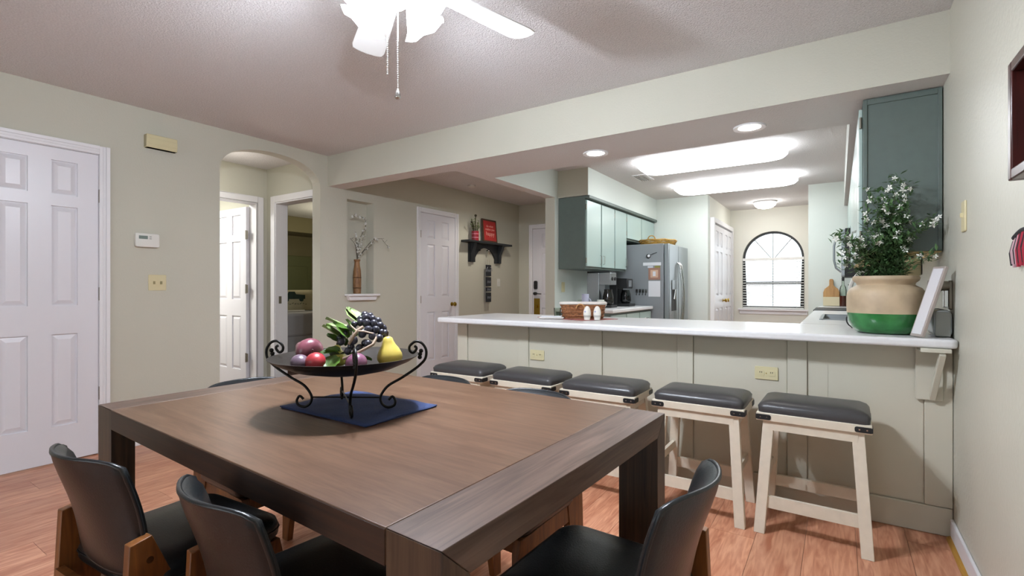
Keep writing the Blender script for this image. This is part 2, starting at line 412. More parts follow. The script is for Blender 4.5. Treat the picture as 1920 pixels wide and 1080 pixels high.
# rz for doors in walls seen from +X: local -y -> +X means rotation +90; local x -> +Y
HP = R(90)
six_panel('door_1', 'white six panel closet door at the left edge', .595, 2.05, (XL-.003, .655, 0), HP, hinges=[(.602, 1.77), (.602, 1.10), (.602, .42)])
six_panel('door_2', 'white six panel door beside the black shelf', .645, 2.06, (XL-.003, 4.372, 0), HP, knob=(.585, .93), hinges=[(-.004, 1.8), (-.004, 1.0)], stile=.12)
d3 = six_panel('door_3', 'white entry door with keypad lock in the hall', .91, 2.05, (-3.945, 6.54, 0), 0, stile=.16)
six_panel('door_4', 'white bathroom door standing open behind the arch', .70, 2.03, (-6.10, 2.885, 0), 0, casing=False)
# pantry bifold in the alcove (two leaves)
for k in range(2):
    six_panel('door_%d' % (5+k), 'white bifold pantry door leaf %s the window alcove' % ('nearer the kitchen in' if k == 0 else 'deeper inside'), .70, 2.06, (-1.49, 7.52+.705*k, 0), HP, casing=False, stile=.115, knob=(.62 if k == 0 else .08, .95))
q = MB().box(-1.53, -1.475, 7.44, 7.515, 0, 2.15).box(-1.53, -1.475, 8.935, 9.0, 0, 2.15).box(-1.53, -1.475, 7.515, 8.935, 2.085, 2.15)
tag(q.build('trim_2', M_trim, bevel=.004), 'white casing around the pantry doors', None, None, 'structure')
# entry door hardware
MB().prism(rrect(.03, .085, 1.12, 1.25, .02), 'y', -.03, 0).build('keypad', M_dark, d3, bevel=.003)
MB().cyl((.055, 0, 1.055), (.055, -.05, 1.055), .024).bar((.055, -.045, 1.055), (.17, -.045, 1.05), .02, .014).build('lever_handle', M_dark, d3, bevel=.002)
MB().box(.02, .125, -.004, 0, .72, .98).cyl((.075, 0, .86), (.075, -.05, .86), .025).build('brass_plate', M_brass, d3)
box('casing', M_trim, d3, -.07, -.004, 0, .04, 0, 2.12); box('casing', M_trim, d3, -.004, .98, 0, .04, 2.055, 2.12)

# trims of the vestibule doorways
def frame_trim(name, label, boxes): 
    q = MB()
    for b in boxes: q.box(*b)
    tag(q.build(name, M_trim, bevel=.003), label, None, None, 'structure')
frame_trim('trim_3', 'white casing around the bathroom doorway', [(-5.28, -5.262, 2.09, 2.155, 0, 2.13), (-5.28, -5.262, 2.94, 3.005, 0, 2.13), (-5.28, -5.262, 2.155, 2.94, 2.067, 2.13), (-5.41, -5.27, 2.925, 2.934, 0, 2.06), (-5.41, -5.27, 2.16, 2.17, 0, 2.06), (-5.41, -5.27, 2.16, 2.934, 2.055, 2.064)])
frame_trim('trim_4', 'white casing around the bedroom doorway', [(-5.175, -5.10, 3.03, 3.05, 0, 2.135), (-4.42, -4.36, 3.03, 3.05, 0, 2.135), (-5.10, -4.42, 3.03, 3.05, 2.067, 2.135), (-5.10, -5.088, 3.04, 3.18, 0, 2.065), (-5.10, -4.42, 3.04, 3.18, 2.053, 2.065)])
hd = bpy.data.objects['door_4']
for z in (1.72, 1.13, .38):
    MB().box(.703, .735, -.004, .004, z-.045, z+.045).cyl((.708, -.006, z-.05), (.708, -.006, z+.05), .007, n=8).build('hinge', M_nickel, hd)
box('strike_plate', M_nickel, bpy.data.objects['trim_4'], -5.090, -5.085, 3.075, 3.105, .97, 1.05)

# ---- arched window with blinds
wn = thing('window_1', 'bright arched window with white blinds in the kitchen alcove', None, (WC, 9.04, 0), kind='structure')
M_bronze = mat('bronze_window_frame', '#2b2c2c', .5)
fr = MB()
out = [(-WR, WZ0)]+[(x-WC, z) for x, z in ap]+[(WR, WZ0)]
inn = [(-WR+.06, WZ0+.035)]+[((x-WC)*(1-.035/WR), WZS+(z-WZS)*(1-.035/WR)) for x, z in ap]+[(WR-.06, WZ0+.035)]
k = len(out)
for i in range(k):
    j = (i+1) % k
    fr.prism([out[i], out[j], inn[j], inn[i]], 'y', .05, .09)
fr.box(-WR, WR, .05, .09, 1.20, 1.245)
fr.build('window_frame', M_bronze, wn)
q = MB()
for a in (50, 90, 130): q.bar((.05*math.cos(R(a)), .07, WZS+.02), ((WR-.03)*math.cos(R(a)), .07, WZS+(WR-.03)*math.sin(R(a))), .014, .014)
q.bar((0, .07, WZ0+.03), (0, .07, WZS), .014, .014).box(-WR, WR, .06, .08, WZS-.012, WZS+.012)
q.build('muntin', mat('muntin_backlit', '#8f908c', .5), wn)  # white muntins coloured grey to stand in for the backlight
MB().prism([(x-WC, z) for x, z in ap]+[(WR, WZ0), (-WR, WZ0)], 'y', .072, .075).build('pane', M_glass, wn)
MB().box(-WR-.06, WR+.06, -.06, .05, WZ0-.03, WZ0).box(-WR-.045, WR+.045, -.02, 0, WZ0-.09, WZ0-.03).build('window_sill', M_trim, wn, bevel=.004)
bl = thing('window_blinds', 'white horizontal slat blinds across the lower arched window', 'blinds', (WC, 9.055, 0))
M_blind = mat('blind_white', '#ecece8', .5)
box('headrail', M_blind, bl, -WR+.004, WR-.004, -.03, .01, WZS-.03, WZS+.015, bevel=.003)
sl = None
for i in range(18):
    z = WZ0+.045+i*.042
    if sl is None:
        sl = MB().bar((-WR+.006, 0, 0), (WR-.006, 0, 0), .035, .0025, up=(0, -.35, 1)).build('slat', M_blind, bl); o = sl
    else: o = sl.copy(); col.objects.link(o); o.parent = bl
    o.location = (0, -.012, z)
box('bottom_rail', M_blind, bl, -WR+.006, WR-.006, -.026, .004, WZ0+.004, WZ0+.022)
for s in (-1, 1): MB().cyl((s*(WR-.1), -.033, WZ0+.02), (s*(WR-.1), -.033, WZS-.03), .0015, n=6).build('ladder_cord', M_blind, bl)
# made-up window behind the camera, added to let in fill light
wn2 = thing('window_fill', 'added patio window behind the camera for fill light', None, (-1.9, -3.26, 0), kind='structure')
MB().box(-1.4, -1.34, -.03, .03, 0, 2.1).box(1.34, 1.4, -.03, .03, 0, 2.1).box(-1.34, 1.34, -.03, .03, 2.04, 2.1).box(-1.34, 1.34, -.03, .03, 0, .06).box(-.04, .04, -.03, .03, .06, 2.04).build('window_frame', M_trim, wn2)
box('pane', M_glass, wn2, -1.34, 1.34, -.003, .003, .06, 2.04)
lamp('rear_fill', 'AREA', (-1.9, -3.22, 1.1), LIGHT['rear'], None, 2.6, (.88, .95, 1), (R(-90), 0, 0), 1.9)  # unseen area lamp added as fill from the rear

# ================================================================== PENINSULA, WORKTOPS
pn = thing('wall_peninsula', 'board and batten panelled bar front under the worktop', None, kind='structure')
PY = 3.0; PX0 = -2.49
MB().box(PX0, XR-.001, PY, 3.55, 0, CT-.041).build('core', M_panel, pn)
bx_ = [(-2.49, -2.395), (-1.93, -1.84), (-1.37, -1.28), (-.80, -.71), (-.227, -.137), (.335, XR-.002)]
for a, b in bx_: box('batten', M_panel, pn, a, b, PY-.014, PY, .13, CT-.041, bevel=.002)
for (a, b), (c, d) in zip(bx_, bx_[1:]): box('panel', M_panel, pn, b+.003, c-.003, PY-.004, PY, .133, CT-.043)
box('baseboard', M_panel, pn, PX0, XR-.002, PY-.018, PY, 0, .128, bevel=.004)
box('seam', M_panel, pn, -.05, -.046, PY-.006, PY, .133, CT-.043)
# duplex outlets
def outlet(loc, label):
    t = thing('wall_outlet', label, 'outlet', loc, group='outlets on the bar front')
    MB().prism(rrect(-.057, .057, -.035, .035, .006, 3), 'y', -.006, 0).build('cover_plate', M_ivory, t, bevel=.0015)
    for s in (-1, 1):
        f = MB().prism(rrect(s*.026-.017, s*.026+.017, -.014, .014, .008, 3), 'y', -.009, -.006).build('socket', M_ivory, t)
        MB().box(s*.026-.006, s*.026-.003, -.0095, -.009, .001, .009).box(s*.026+.003, s*.026+.006, -.0095, -.009, .001, .009).build('slot', M_dark, f)
    MB().cyl((0, -.006, 0), (0, -.0075, 0), .003, n=8).build('screw', M_brass, t)
outlet((-.327, PY-.005, .678), 'ivory double outlet on the bar front behind the right stools')
outlet((-1.77, PY-.005, .668), 'ivory double outlet on the bar front above the second stool from the left')
# bar worktop
ct = MB().prism(rrect(-2.585, XR-.002, 2.84, 3.64, .03, 4), 'z', CT-.04, CT).build('bar_worktop', M_counter, None, bevel=.012, seg=4)
tag(ct, 'long white laminate bar worktop over the panelled front', 'worktop')
# corbel bracket at the right wall
cb = thing('corbel_bracket', 'cream wooden bracket carrying the worktop by the right wall', 'bracket', (.35, PY-.014, 0))
MB().box(-.05, .05, -.016, 0, .62, CT-.041).build('back_plate', M_panel, cb, bevel=.003)
MB().bar((.01, -.018, .63), (.03, -.145, CT-.062), .03, .022, up=(1, 0, 0)).build('diagonal_strut', M_panel, cb, bevel=.002)
MB().box(-.045, .06, -.155, -.016, CT-.06, CT-.041).build('top_plate', M_panel, cb, bevel=.003)

# ---- right hand run: base cabinets, sink worktop, stove
def base_cab(label, x0, x1, y0, y1, face, nd, handle=True):
    """box cabinet; face is +1 (doors on +X side) or -1 (doors on -X side)"""
    t = thing('base_cabinet', label, 'cabinet', (0, 0, 0))
    MB().box(x0, x1, y0, y1, .1, .73 if nd == 4 else CT-.04).box(x0+(.06 if face < 0 else 0), x1-(.06 if face > 0 else 0), y0, y1, 0, .1).build('body', M_teal, t)
    if nd == 4:
        for ya, yb in ((y0, 4.12), (4.95, y1)): box('upper_box', M_teal, t, x0, x1, ya, yb, .73, CT-.041)
        box('false_front', M_teal, t, x0, x0+.02, 4.12, 4.95, .73, CT-.041)
    xf = x1 if face > 0 else x0; wd = (y1-y0)/nd
    for i in range(nd):
        a, b = y0+i*wd+.012, y0+(i+1)*wd-.012
        xa, xb = sorted((xf, xf+face*.018))
        dr = box('drawer', M_tealdoor, t, xa, xb, a, b, .70, .85, bevel=.003)
        do = box('door', M_tealdoor, t, xa, xb, a, b, .13, .68, bevel=.003)
        xh = xf+face*.02
        for pz, par in (((.775, .775), dr), ((.52, .62), do)):
            yc = (a+b)/2
            if par is dr: pts_ = [(xh, yc-.05, .775), (xh+face*.022, yc-.045, .775), (xh+face*.022, yc+.045, .775), (xh, yc+.05, .775)]
            else: pts_ = [(xh, b-.03, .52), (xh+face*.022, b-.03, .525), (xh+face*.022, b-.03, .615), (xh, b-.03, .62)]
            MB().tube(pts_, .004, 6).build('handle', M_chrome, par)
    return t
base_cab('teal base cabinets under the sink worktop', -.17, XR-.003, 3.66, 5.82, -1, 4)
base_cab('teal base cabinet beyond the stove', -.17, XR-.003, 6.62, 7.285, -1, 1)
base_cab('teal base cabinets under the coffee makers', -2.628, -1.99, 4.86, 6.16, 1, 3)
SX0, SX1, SY0, SY1 = -.10, .30, 4.15, 4.92
q = MB().box(-.205, XR-.002, 3.645, SY0, CT-.04, CT).box(-.205, XR-.002, SY1, 5.83, CT-.04, CT).box(-.205, SX0, SY0, SY1, CT-.04, CT).box(SX1, XR-.002, SY0, SY1, CT-.04, CT)
tag(q.build('kitchen_worktop', M_counter), 'white worktop around the sink along the right wall', 'worktop')
o = box('kitchen_worktop', M_counter, None, -.205, XR-.002, 6.615, 7.287, CT-.04, CT, bevel=.006); tag(o, 'short white worktop between the stove and the back wall', 'worktop')
o = box('kitchen_worktop', M_counter, None, -2.628, -1.95, 4.84, 6.17, CT-.04, CT, bevel=.008); tag(o, 'white worktop under the coffee makers beside the fridge', 'worktop')
sk = thing('kitchen_sink', 'stainless sink sunk in the right worktop', 'sink', (0, 0, 0))
g = .004
q = MB()
a0, a1, b0, b1, zb = SX0+g, SX1-g, SY0+g, SY1-g, CT-.17
q.add([(a0,b0,CT+.004),(a1,b0,CT+.004),(a1,b1,CT+.004),(a0,b1,CT+.004),(a0+.02,b0+.02,zb),(a1-.02,b0+.02,zb),(a1-.02,b1-.02,zb),(a0+.02,b1-.02,zb)], [(4,5,6,7),(0,1,5,4),(1,2,6,5),(2,3,7,6),(3,0,4,7)])
q.build('basin', M_steel, sk, solid=.003)
q = MB()
for b in ((SX0-.015, SX0+.006, SY0-.015, SY1+.015), (SX1-.006, SX1+.015, SY0-.015, SY1+.015), (SX0, SX1, SY0-.015, SY0+.006), (SX0, SX1, SY1-.006, SY1+.015)): q.box(*b, CT+.0005, CT+.006)
q.build('rim', M_steel, sk)
MB().cyl((.1, 4.5, zb+.001), (.1, 4.5, zb+.006), .04).build('drain', M_chrome, sk)
fc = thing('kitchen_faucet', 'pale gooseneck faucet behind the striped pot', 'faucet', (.372, 4.55, CT))
MB().lathe([(.03, 0), (.03, .012), (.018, .03), (.016, .07)], 16).build('base', M_plast, fc, smooth=40)
pp = [(0, 0, .05), (0, 0, .20)]+[(-.15+.15*math.cos(R(a)), 0, .20+.17*math.sin(R(a))) for a in range(15, 181, 15)]+[(-.305, 0, .13)]
MB().tube(pp, .013, 12).build('spout', M_plast, fc, smooth=50)
MB().bar((0, -.02, .06), (.0, -.085, .1), .012, .012).build('lever', M_chrome, fc, bevel=.003)
# stove
st = thing('kitchen_stove', 'white stove with black glass top under the microwave', 'stove', (0, 0, 0))
MB().box(-.20, XR-.02, 5.84, 6.605, .08, .905).box(-.16, XR-.02, 5.86, 6.59, 0, .08).build('body', mat('appliance_white', '#d8d8d6', .3), st, bevel=.004)
box('cooktop', M_dark, st, -.215, XR-.02, 5.842, 6.603, .905, .92, bevel=.004)
box('oven_door', M_dark, st, -.225, -.20, 5.86, 6.585, .22, .72, bevel=.004)
MB().tube([(-.225, 5.9, .76), (-.275, 5.91, .76), (-.275, 6.53, .76), (-.225, 6.54, .76)], .011, 8).build('oven_handle', M_dark, st, smooth=40)
for i in range(4):
    MB().cyl((-.2, 5.95+i*.18, .85), (-.225, 5.95+i*.18, .85), .02, n=12).build('control_knob', M_dark, st)
# ---- upper cabinets
def upper_cab(label, x0, x1, y0, y1, z0, z1, face, nd, group=None):
    t = thing('wall_cabinet', label, 'cabinet', (0, 0, 0), group=group)
    MB().box(x0, x1, y0, y1, z0, z1).build('body', M_teal, t, bevel=.002)
    xf = x1 if face > 0 else x0; wd = (y1-y0)/nd
    for i in range(nd):
        a, b = y0+i*wd+.014, y0+(i+1)*wd-.014
        xa, xb = sorted((xf, xf+face*.018))
        do = box('door', M_tealdoor, t, xa, xb, a, b, z0+.025, z1-.045, bevel=.004)
        xh = xf+face*.018; s = b-.03 if i % 2 == 0 else a+.03
        if z1-z0 > .5:
            MB().tube([(xh, s, z0+.06), (xh+face*.02, s, z0+.065), (xh+face*.02, s, z0+.155), (xh, s, z0+.16)], .004, 6).build('handle', M_chrome, do)
        for hz in (z0+.09, z1-.12):
            hy = a-.007 if i % 2 == 0 else b+.007
            MB().cyl((xf+face*.01, hy, hz-.03), (xf+face*.01, hy, hz+.03), .006, n=6).build('hinge', M_nickel, do)
    return t
lc = upper_cab('teal wall cabinet with three tall doors above the coffee makers', -2.628, -2.302, 4.915, 6.14, 1.352, 2.147, 1, 3)
upper_cab('teal short wall cabinet above the fridge', -2.628, -2.302, 6.142, 7.285, 1.76, 2.147, 1, 2)
tr = MB().box(-2.302, -2.245, 4.905, 7.285, 2.115, 2.148).build('trim_5', M_teal, bevel=.004); tag(tr, 'teal moulding strip above the left wall cabinets', None, None, 'structure')
rc = upper_cab('dark teal wall cabinet end beside the flowering pot', .109, XR-.003, 3.244, 5.50, 1.327, ZS-.002, -1, 5)
for (a, b, c, d) in ((.111, .128, 1.33, 2.14), (.415, .432, 1.33, 2.14), (.128, .415, 2.115, 2.14)): box('end_trim', M_teal, rc, a, b, 3.236, 3.244, c, d, bevel=.002)
box('underside', wood('raw_cabinet_wood', '#b99a63', '#d9c08a', .6, 'y'), rc, .112, XR-.006, 3.25, 5.49, 1.321, 1.327)
upper_cab('teal wall cabinet above the microwave', .109, XR-.003, 5.505, 6.25, 1.70, ZS-.002, -1, 2)
upper_cab('teal wall cabinet by the back wall', .109, XR-.003, 6.255, 7.28, 1.327, ZS-.002, -1, 2)
mw = thing('microwave_oven', 'black microwave hung over the stove', 'microwave', (0, 0, 0))
MB().box(.05, XR-.003, 5.51, 6.245, 1.245, 1.695).build('body', M_dark, mw, bevel=.004)
box('door', M_steel, mw, .022, .05, 5.515, 6.05, 1.255, 1.685, bevel=.003)
box('control_panel', M_dark, mw, .026, .05, 6.055, 6.24, 1.255, 1.685, bevel=.003)
MB().tube([(.022, 5.60, 1.29), (-.02, 5.60, 1.33), (-.036, 5.60, 1.40), (-.036, 5.60, 1.54), (-.02, 5.60, 1.61), (.022, 5.60, 1.65)], .009, 8).build('handle', M_steel, mw, smooth=50)

# ---- fridge
fg = thing('refrigerator', 'grey side by side refrigerator with ice dispenser', 'refrigerator', (0, 0, 0))
FY0, FY1, FZ = 6.20, 7.11, 1.70
box('body', M_fridges, fg, -2.62, -1.83, FY0, FY1, .02, FZ, bevel=.006)
df = MB().box(-1.825, -1.757, FY0+.002, FY0+.41, .06, FZ-.003).build('freezer_door', M_steel, fg, bevel=.012, seg=3)
box('fridge_door', M_steel, fg, -1.825, -1.757, FY0+.416, FY1-.002, .06, FZ-.003, bevel=.012, seg=3)
for y in (FY0+.375, FY0+.452):
    pts_ = [(-1.757, y, .55)]+[(-1.757+.055*math.sin(math.pi*(.12+.76*i/10))+.01, y, .58+.86*i/10) for i in range(11)]+[(-1.757, y, 1.47)]
    MB().tube(pts_, .011, 8).build('handle', M_chrome, fg, smooth=50)
box('dispenser_recess', M_dark, df, -1.759, -1.752, FY0+.10, FY0+.31, .85, 1.20, bevel=.004)
box('dispenser_panel', M_steel, df, -1.756, -1.746, FY0+.10, FY0+.31, 1.12, 1.24, bevel=.004)
MB().cyl((-1.75, FY0+.2, 1.0), (-1.735, FY0+.2, 1.12), .02, .012).build('dispenser_lever', M_chrome, df)
# magnets and papers on the fridge side (facing the bar)
def px(o, label, cat): return tag(o, label, cat)
yf = FY0-.0015
M_paper = mat('white_paper', '#d9dbe0', .7)
px(box('paper_note', M_paper, None, -2.02, -1.87, yf-.001, yf, 1.03, 1.23), 'white printed note on the fridge side, lowest of its papers', 'note')
px(box('label_strip', M_paper, None, -2.09, -1.86, yf-.002, yf, 1.425, 1.465), 'white label strip on the fridge side above the photo magnets', 'magnet')
pm = thing('photo_magnet', 'brown framed square magnet on the fridge side', 'magnet', (-1.945, yf, 1.32))
MB().box(-.075, .075, -.004, 0, -.075, .075).build('frame', mat('magnet_brown', '#9a7464', .6), pm)
box('picture', mat('magnet_tan', '#c9a78f', .6), pm, -.048, .048, -.0055, -.004, -.048, .048)
box('figure', M_paper, pm, -.018, .018, -.0065, -.0055, -.03, .03)
for k, (xx, cc, nm) in enumerate(((-1.995, '#c8cdd6', 'pale'), (-1.905, '#8a8440', 'olive'))):
    px(MB().prism(rrect(xx-.035, xx+.035, 1.395-.0, 1.42, .008, 3), 'y', yf-.005, yf).build('fridge_magnet', mat('magnet_%d' % k, cc, .5)), 'small %s magnet under the label strip on the fridge' % nm, 'magnet')
hk = thing('magnet_hooks', 'row of small chrome and black hooks on the fridge side', 'hooks', (-2.10, yf, 1.10))
for i in range(4):
    h = MB().box(-.07+i*.04-.014, -.07+i*.04+.014, -.008, 0, -.02, .025).build('hook_base', M_chrome, hk)
    MB().tube([(-.07+i*.04, -.008, -.01), (-.07+i*.04, -.02, -.03), (-.07+i*.04, -.026, -.05), (-.07+i*.04, -.035, -.04)], .004, 6).build('hook', M_dark, h)
cm = thing('clip_magnet', 'round black and white magnet with a wire on the fridge side', 'magnet', (-2.02, yf, 1.545))
MB().cyl((0, 0, 0), (0, -.012, 0), .028, n=16).build('disc', M_dark, cm); MB().cyl((.008, -.012, .004), (.008, -.016, .004), .017, n=14).build('face', M_paper, cm)
MB().tube([(.02, -.008, .01), (.06, -.01, .03), (.11, -.01, .045)], .003, 6).build('wire', M_dark, cm)
# basket on the fridge
M_wick = mat('straw_wicker', '#b48a3f', .7, bump=.5, bscale=120, var=.3, vscale=60)
bk = thing('wicker_tray', 'flat straw basket on top of the refrigerator', 'basket', (-2.03, 6.62, FZ+.002))
q = MB()
for k in range(4): q.tube([((.2+.012*k)*math.cos(R(a)), (.27+.012*k)*math.sin(R(a)), .012+k*.018+.004*math.sin(R(a*9+k*60))) for a in range(0, 360, 12)], .010, 6, closed=True)
q.build('rim', M_wick, bk, smooth=50)
MB().lathe([(.0001, .006), (.2, .006), (.21, .02)], 24, sy=1.33).build('base', M_wick, bk, solid=.006)
for s in (-1, 1): MB().tube([(.2*s*math.cos(R(a))*.25, s*.27+.0, .06+.06*math.sin(R(a))) for a in range(0, 181, 20)], .007, 6).build('loop_handle', M_wick, bk, smooth=50)

# ---- ceiling lights
for k, y in enumerate((5.13, 6.50)):
    t = thing('fluorescent_light', 'long glowing ceiling fixture %s' % ('nearer the bar, first of two' if k == 0 else 'nearer the fridge, second of two'), 'ceiling light', (-1.07, y, ZC), group='fluorescent kitchen lights')
    MB().box(-.60, .60, -.12, .12, -.02, -.001).build('housing', M_trim, t)
    m = MB()
    for zz, d in ((-.02, 0),):
        pass
    rings = [(.0, -.02), (.0, -.06), (-.03, -.09), (-.08, -.105)]
    base = rrect(-.68, .68, -.215, .215, .13, 8)
    vs_ = []; 
    for off, z in rings:
        sx_, sy_ = (.68+off)/.68, (.215+off)/.215
        vs_ += [(x*sx_, y2*sy_, z) for x, y2 in base]
    nb = len(base); fs = [(r2*nb+i, r2*nb+(i+1) % nb, (r2+1)*nb+(i+1) % nb, (r2+1)*nb+i) for r2 in range(len(rings)-1) for i in range(nb)]
    fs += [tuple(range(nb)), tuple(range((len(rings)-1)*nb, len(rings)*nb))]
    m.add(vs_, fs).build('diffuser', M_fluor, t, smooth=60)
dl_pos = [((-1.515, 3.42, ZS), 'recessed downlight in the soffit above the wicker basket end'), ((-.466, 3.40, ZS), 'recessed downlight in the soffit nearer the green cabinet'), ((-3.45, 5.35, ZC), 'recessed downlight in the hall ceiling')]
for p, lab in dl_pos:
    t = thing('recessed_downlight', lab, 'ceiling light', p, group='recessed downlights')
    MB().lathe([(.062, -.001), (.095, -.001), (.092, -.010), (.066, -.006)], 28, close=False).build('trim_ring', M_trim, t, smooth=40)
    MB().cyl((0, 0, -.001), (0, 0, -.004), .064, n=24).build('lens', M_downl, t)
al = thing('alcove_light', 'small glowing dome light on the alcove ceiling', 'ceiling light', (-.93, 8.35, ZC))
MB().lathe([(.16, -.001), (.16, -.02), (.13, -.03)], 24).build('canopy', M_trim, al, smooth=40)
MB().lathe([(.15, -.03), (.14, -.06), (.10, -.09), (.04, -.105), (.0001, -.107)], 24).build('dome', mat('lit_dome', '#ffffff', .5, emit=LIGHT['alcove'], emit_col='#fdfbf8'), al, smooth=60)
vt = thing('air_vent', 'slim ceiling vent beside the fluorescent lights', 'vent', (-1.93, 5.72, ZC))
MB().box(-.08, .08, -.17, .17, -.008, 0).build('frame', M_trim, vt)
for i in range(5): box('louvre', mat('vent_grey', '#9a9a94', .5), vt, -.06+i*.026, -.052+i*.026, -.15, .15, -.014, -.008)
vt2 = thing('smoke_detector', 'small round detector on the hall ceiling', 'detector', (-3.9, 4.95, ZC))
MB().lathe([(.05, 0), (.05, -.02), (.035, -.03), (.0001, -.03)], 20).build('cover', M_plast, vt2, smooth=40)
lamp('hall_glow', 'SPOT', (-3.45, 5.35, ZC-.02), LIGHT['hall'], None, .06, (1, .93, .82), (0, 0, 0), spot=140)
lamp('bathroom_light', 'AREA', (-6.2, 2.0, ZC-.05), LIGHT['bath'], None, .5, (1, .99, .95))
lamp('bedroom_light', 'POINT', (-6.8, 5.3, 1.9), LIGHT['bed'], None, .15, (1, .93, .70))
lamp('vestibule_fill', 'POINT', (-4.85, 2.45, 2.12), 3.2, None, .08, (1, .95, .85))  # bare point lamp without a fixture, added to brighten the vestibule

# ================================================================== CEILING FAN
HX, HY = -1.304, 1.217
fan = thing('ceiling_fan', 'white ceiling fan with lit tulip shades above the table', 'ceiling fan', (HX, HY, ZC))
M_fan = mat('fan_white', '#dedfdc', .35)
MB().lathe([(.0001, 0), (.075, 0), (.07, -.05), (.02, -.075), (.016, -.12), (.016, -.13)], 24).build('canopy', M_fan, fan, smooth=40)
MB().lathe([(.03, -.12), (.11, -.13), (.125, -.165), (.12, -.215), (.07, -.24), (.055, -.245), (.055, -.30), (.04, -.315), (.0001, -.318)], 28).build('motor_housing', M_fan, fan, smooth=40)
ba0 = 76.
for k in range(5):
    a = R(ba0+72*k); c, s = math.cos(a), math.sin(a)
    L_, w0, w1 = .655, .052, .068
    w1 = .074; poly = [(.17, -w0), (.60, -w1), (.635, -w1+.008), (.648, -.045), (.655, 0), (.648, .045), (.635, w1-.008), (.60, w1), (.17, w0)]
    q = MB().prism([(x, y) for x, y in poly], 'z', -.003, .003)
    bl_ = q.build('blade', M_fan, fan, loc=(0, 0, -.20), rot=(R(9), 0, a), bevel=.0015)
    MB().bar((.09, 0, -.012), (.20, 0, -.006), .035, .006).bar((.18, -.03, -.006), (.18, .03, -.006), .04, .005).build('blade_iron', M_fan, bl_)
for k in range(4):
    a = R(2+90*k); d = Vector((math.cos(a), math.sin(a), 0))
    arm = MB().tube([d*.05+Vector((0, 0, -.25)), d*.08+Vector((0, 0, -.255)), d*.09+Vector((0, 0, -.272))], .012, 8).build('lamp_arm', M_fan, fan, smooth=50)
    prof = [(.024, 0), (.034, -.016), (.048, -.044), (.062, -.072), (.083, -.094)]
    q = MB(); nn = 24; vs_ = []
    for r2, z in prof:
        for j in range(nn):
            f = (r2/.083)**3; rr = r2*(1+.08*f*math.cos(6*2*math.pi*j/nn)); vs_.append((rr*math.cos(2*math.pi*j/nn), rr*math.sin(2*math.pi*j/nn), z+.006*f*math.cos(6*2*math.pi*j/nn)))
    q.add(vs_, [(i*nn+j, i*nn+(j+1) % nn, (i+1)*nn+(j+1) % nn, (i+1)*nn+j) for i in range(len(prof)-1) for j in range(nn)])
    p = d*.09+Vector((0, 0, -.270)); ax_ = (d*.85+Vector((0, 0, -.75))).normalized()
    MB().ball(tuple(p+ax_*.052), .021, 12, 8).build('bulb', M_bulb, arm, smooth=70)
    q.build('glass_shade', M_shade, arm, smooth=60, loc=p, rot=(Vector((0, 0, -1)).rotation_difference((d*.85+Vector((0, 0, -.75))).normalized()).to_euler()))
def chain(x, y, z0, z1, pend):
    q = MB(); z = z0
    while z > z1:
        q.ball((x, y, z), .0026, 6, 4); z -= .0065
    q.cyl((x, y, z0), (x, y, z1), .0009, n=5)
    o = q.build('pull_chain', M_chrome, fan, smooth=60)
    if pend: MB().lathe([(.0001, .006), (.003, .0), (.006, -.006), (.010, -.018), (.010, -.022), (.011, -.027), (.008, -.033), (.0001, -.034)], 14, c=(x, y, z1)).build('pendant', M_chrome, o, smooth=60)
chain(.018, .0, -.315, -.615, True); chain(-.012, -.02, -.315, -.565, False)

# ================================================================== TABLE
TB = thing('dining_table', 'large square edged brown wooden dining table', 'table', (-1.258, 1.076, 0), R(-2.2))
TL, TD, TZ, TH, EB = 1.578/2, .993/2, .75, .062, .125
box('table_top', M_table, TB, -TL+EB+.001, TL-EB-.001, -TD, TD, TZ-TH, TZ, bevel=.002)
box('near_edge_shade', M_tdark, TB, -TL+EB+.002, TL-EB-.002, -TD-.001, -TD+.004, TZ-TH, TZ-.003)  # thin strip on the near edge, its shade put into the darker colour
for s in (-1, 1):
    x0, x1 = sorted((s*TL, s*(TL-EB)))
    MB().prism([(-TD, TZ), (-TD+.065, TZ-TH), (TD-.065, TZ-TH), (TD, TZ)], 'x', x0, x1).build('end_board', M_tablee, TB, bevel=.0015)
    for sy in (-1, 1):
        MB().prism([(sy*TD, 0), (sy*(TD-.065), 0), (sy*(TD-.065), TZ-TH-.001), (sy*TD, TZ-.001)], 'x', x0, x1).build('leg', M_tleg, TB, bevel=.0015)

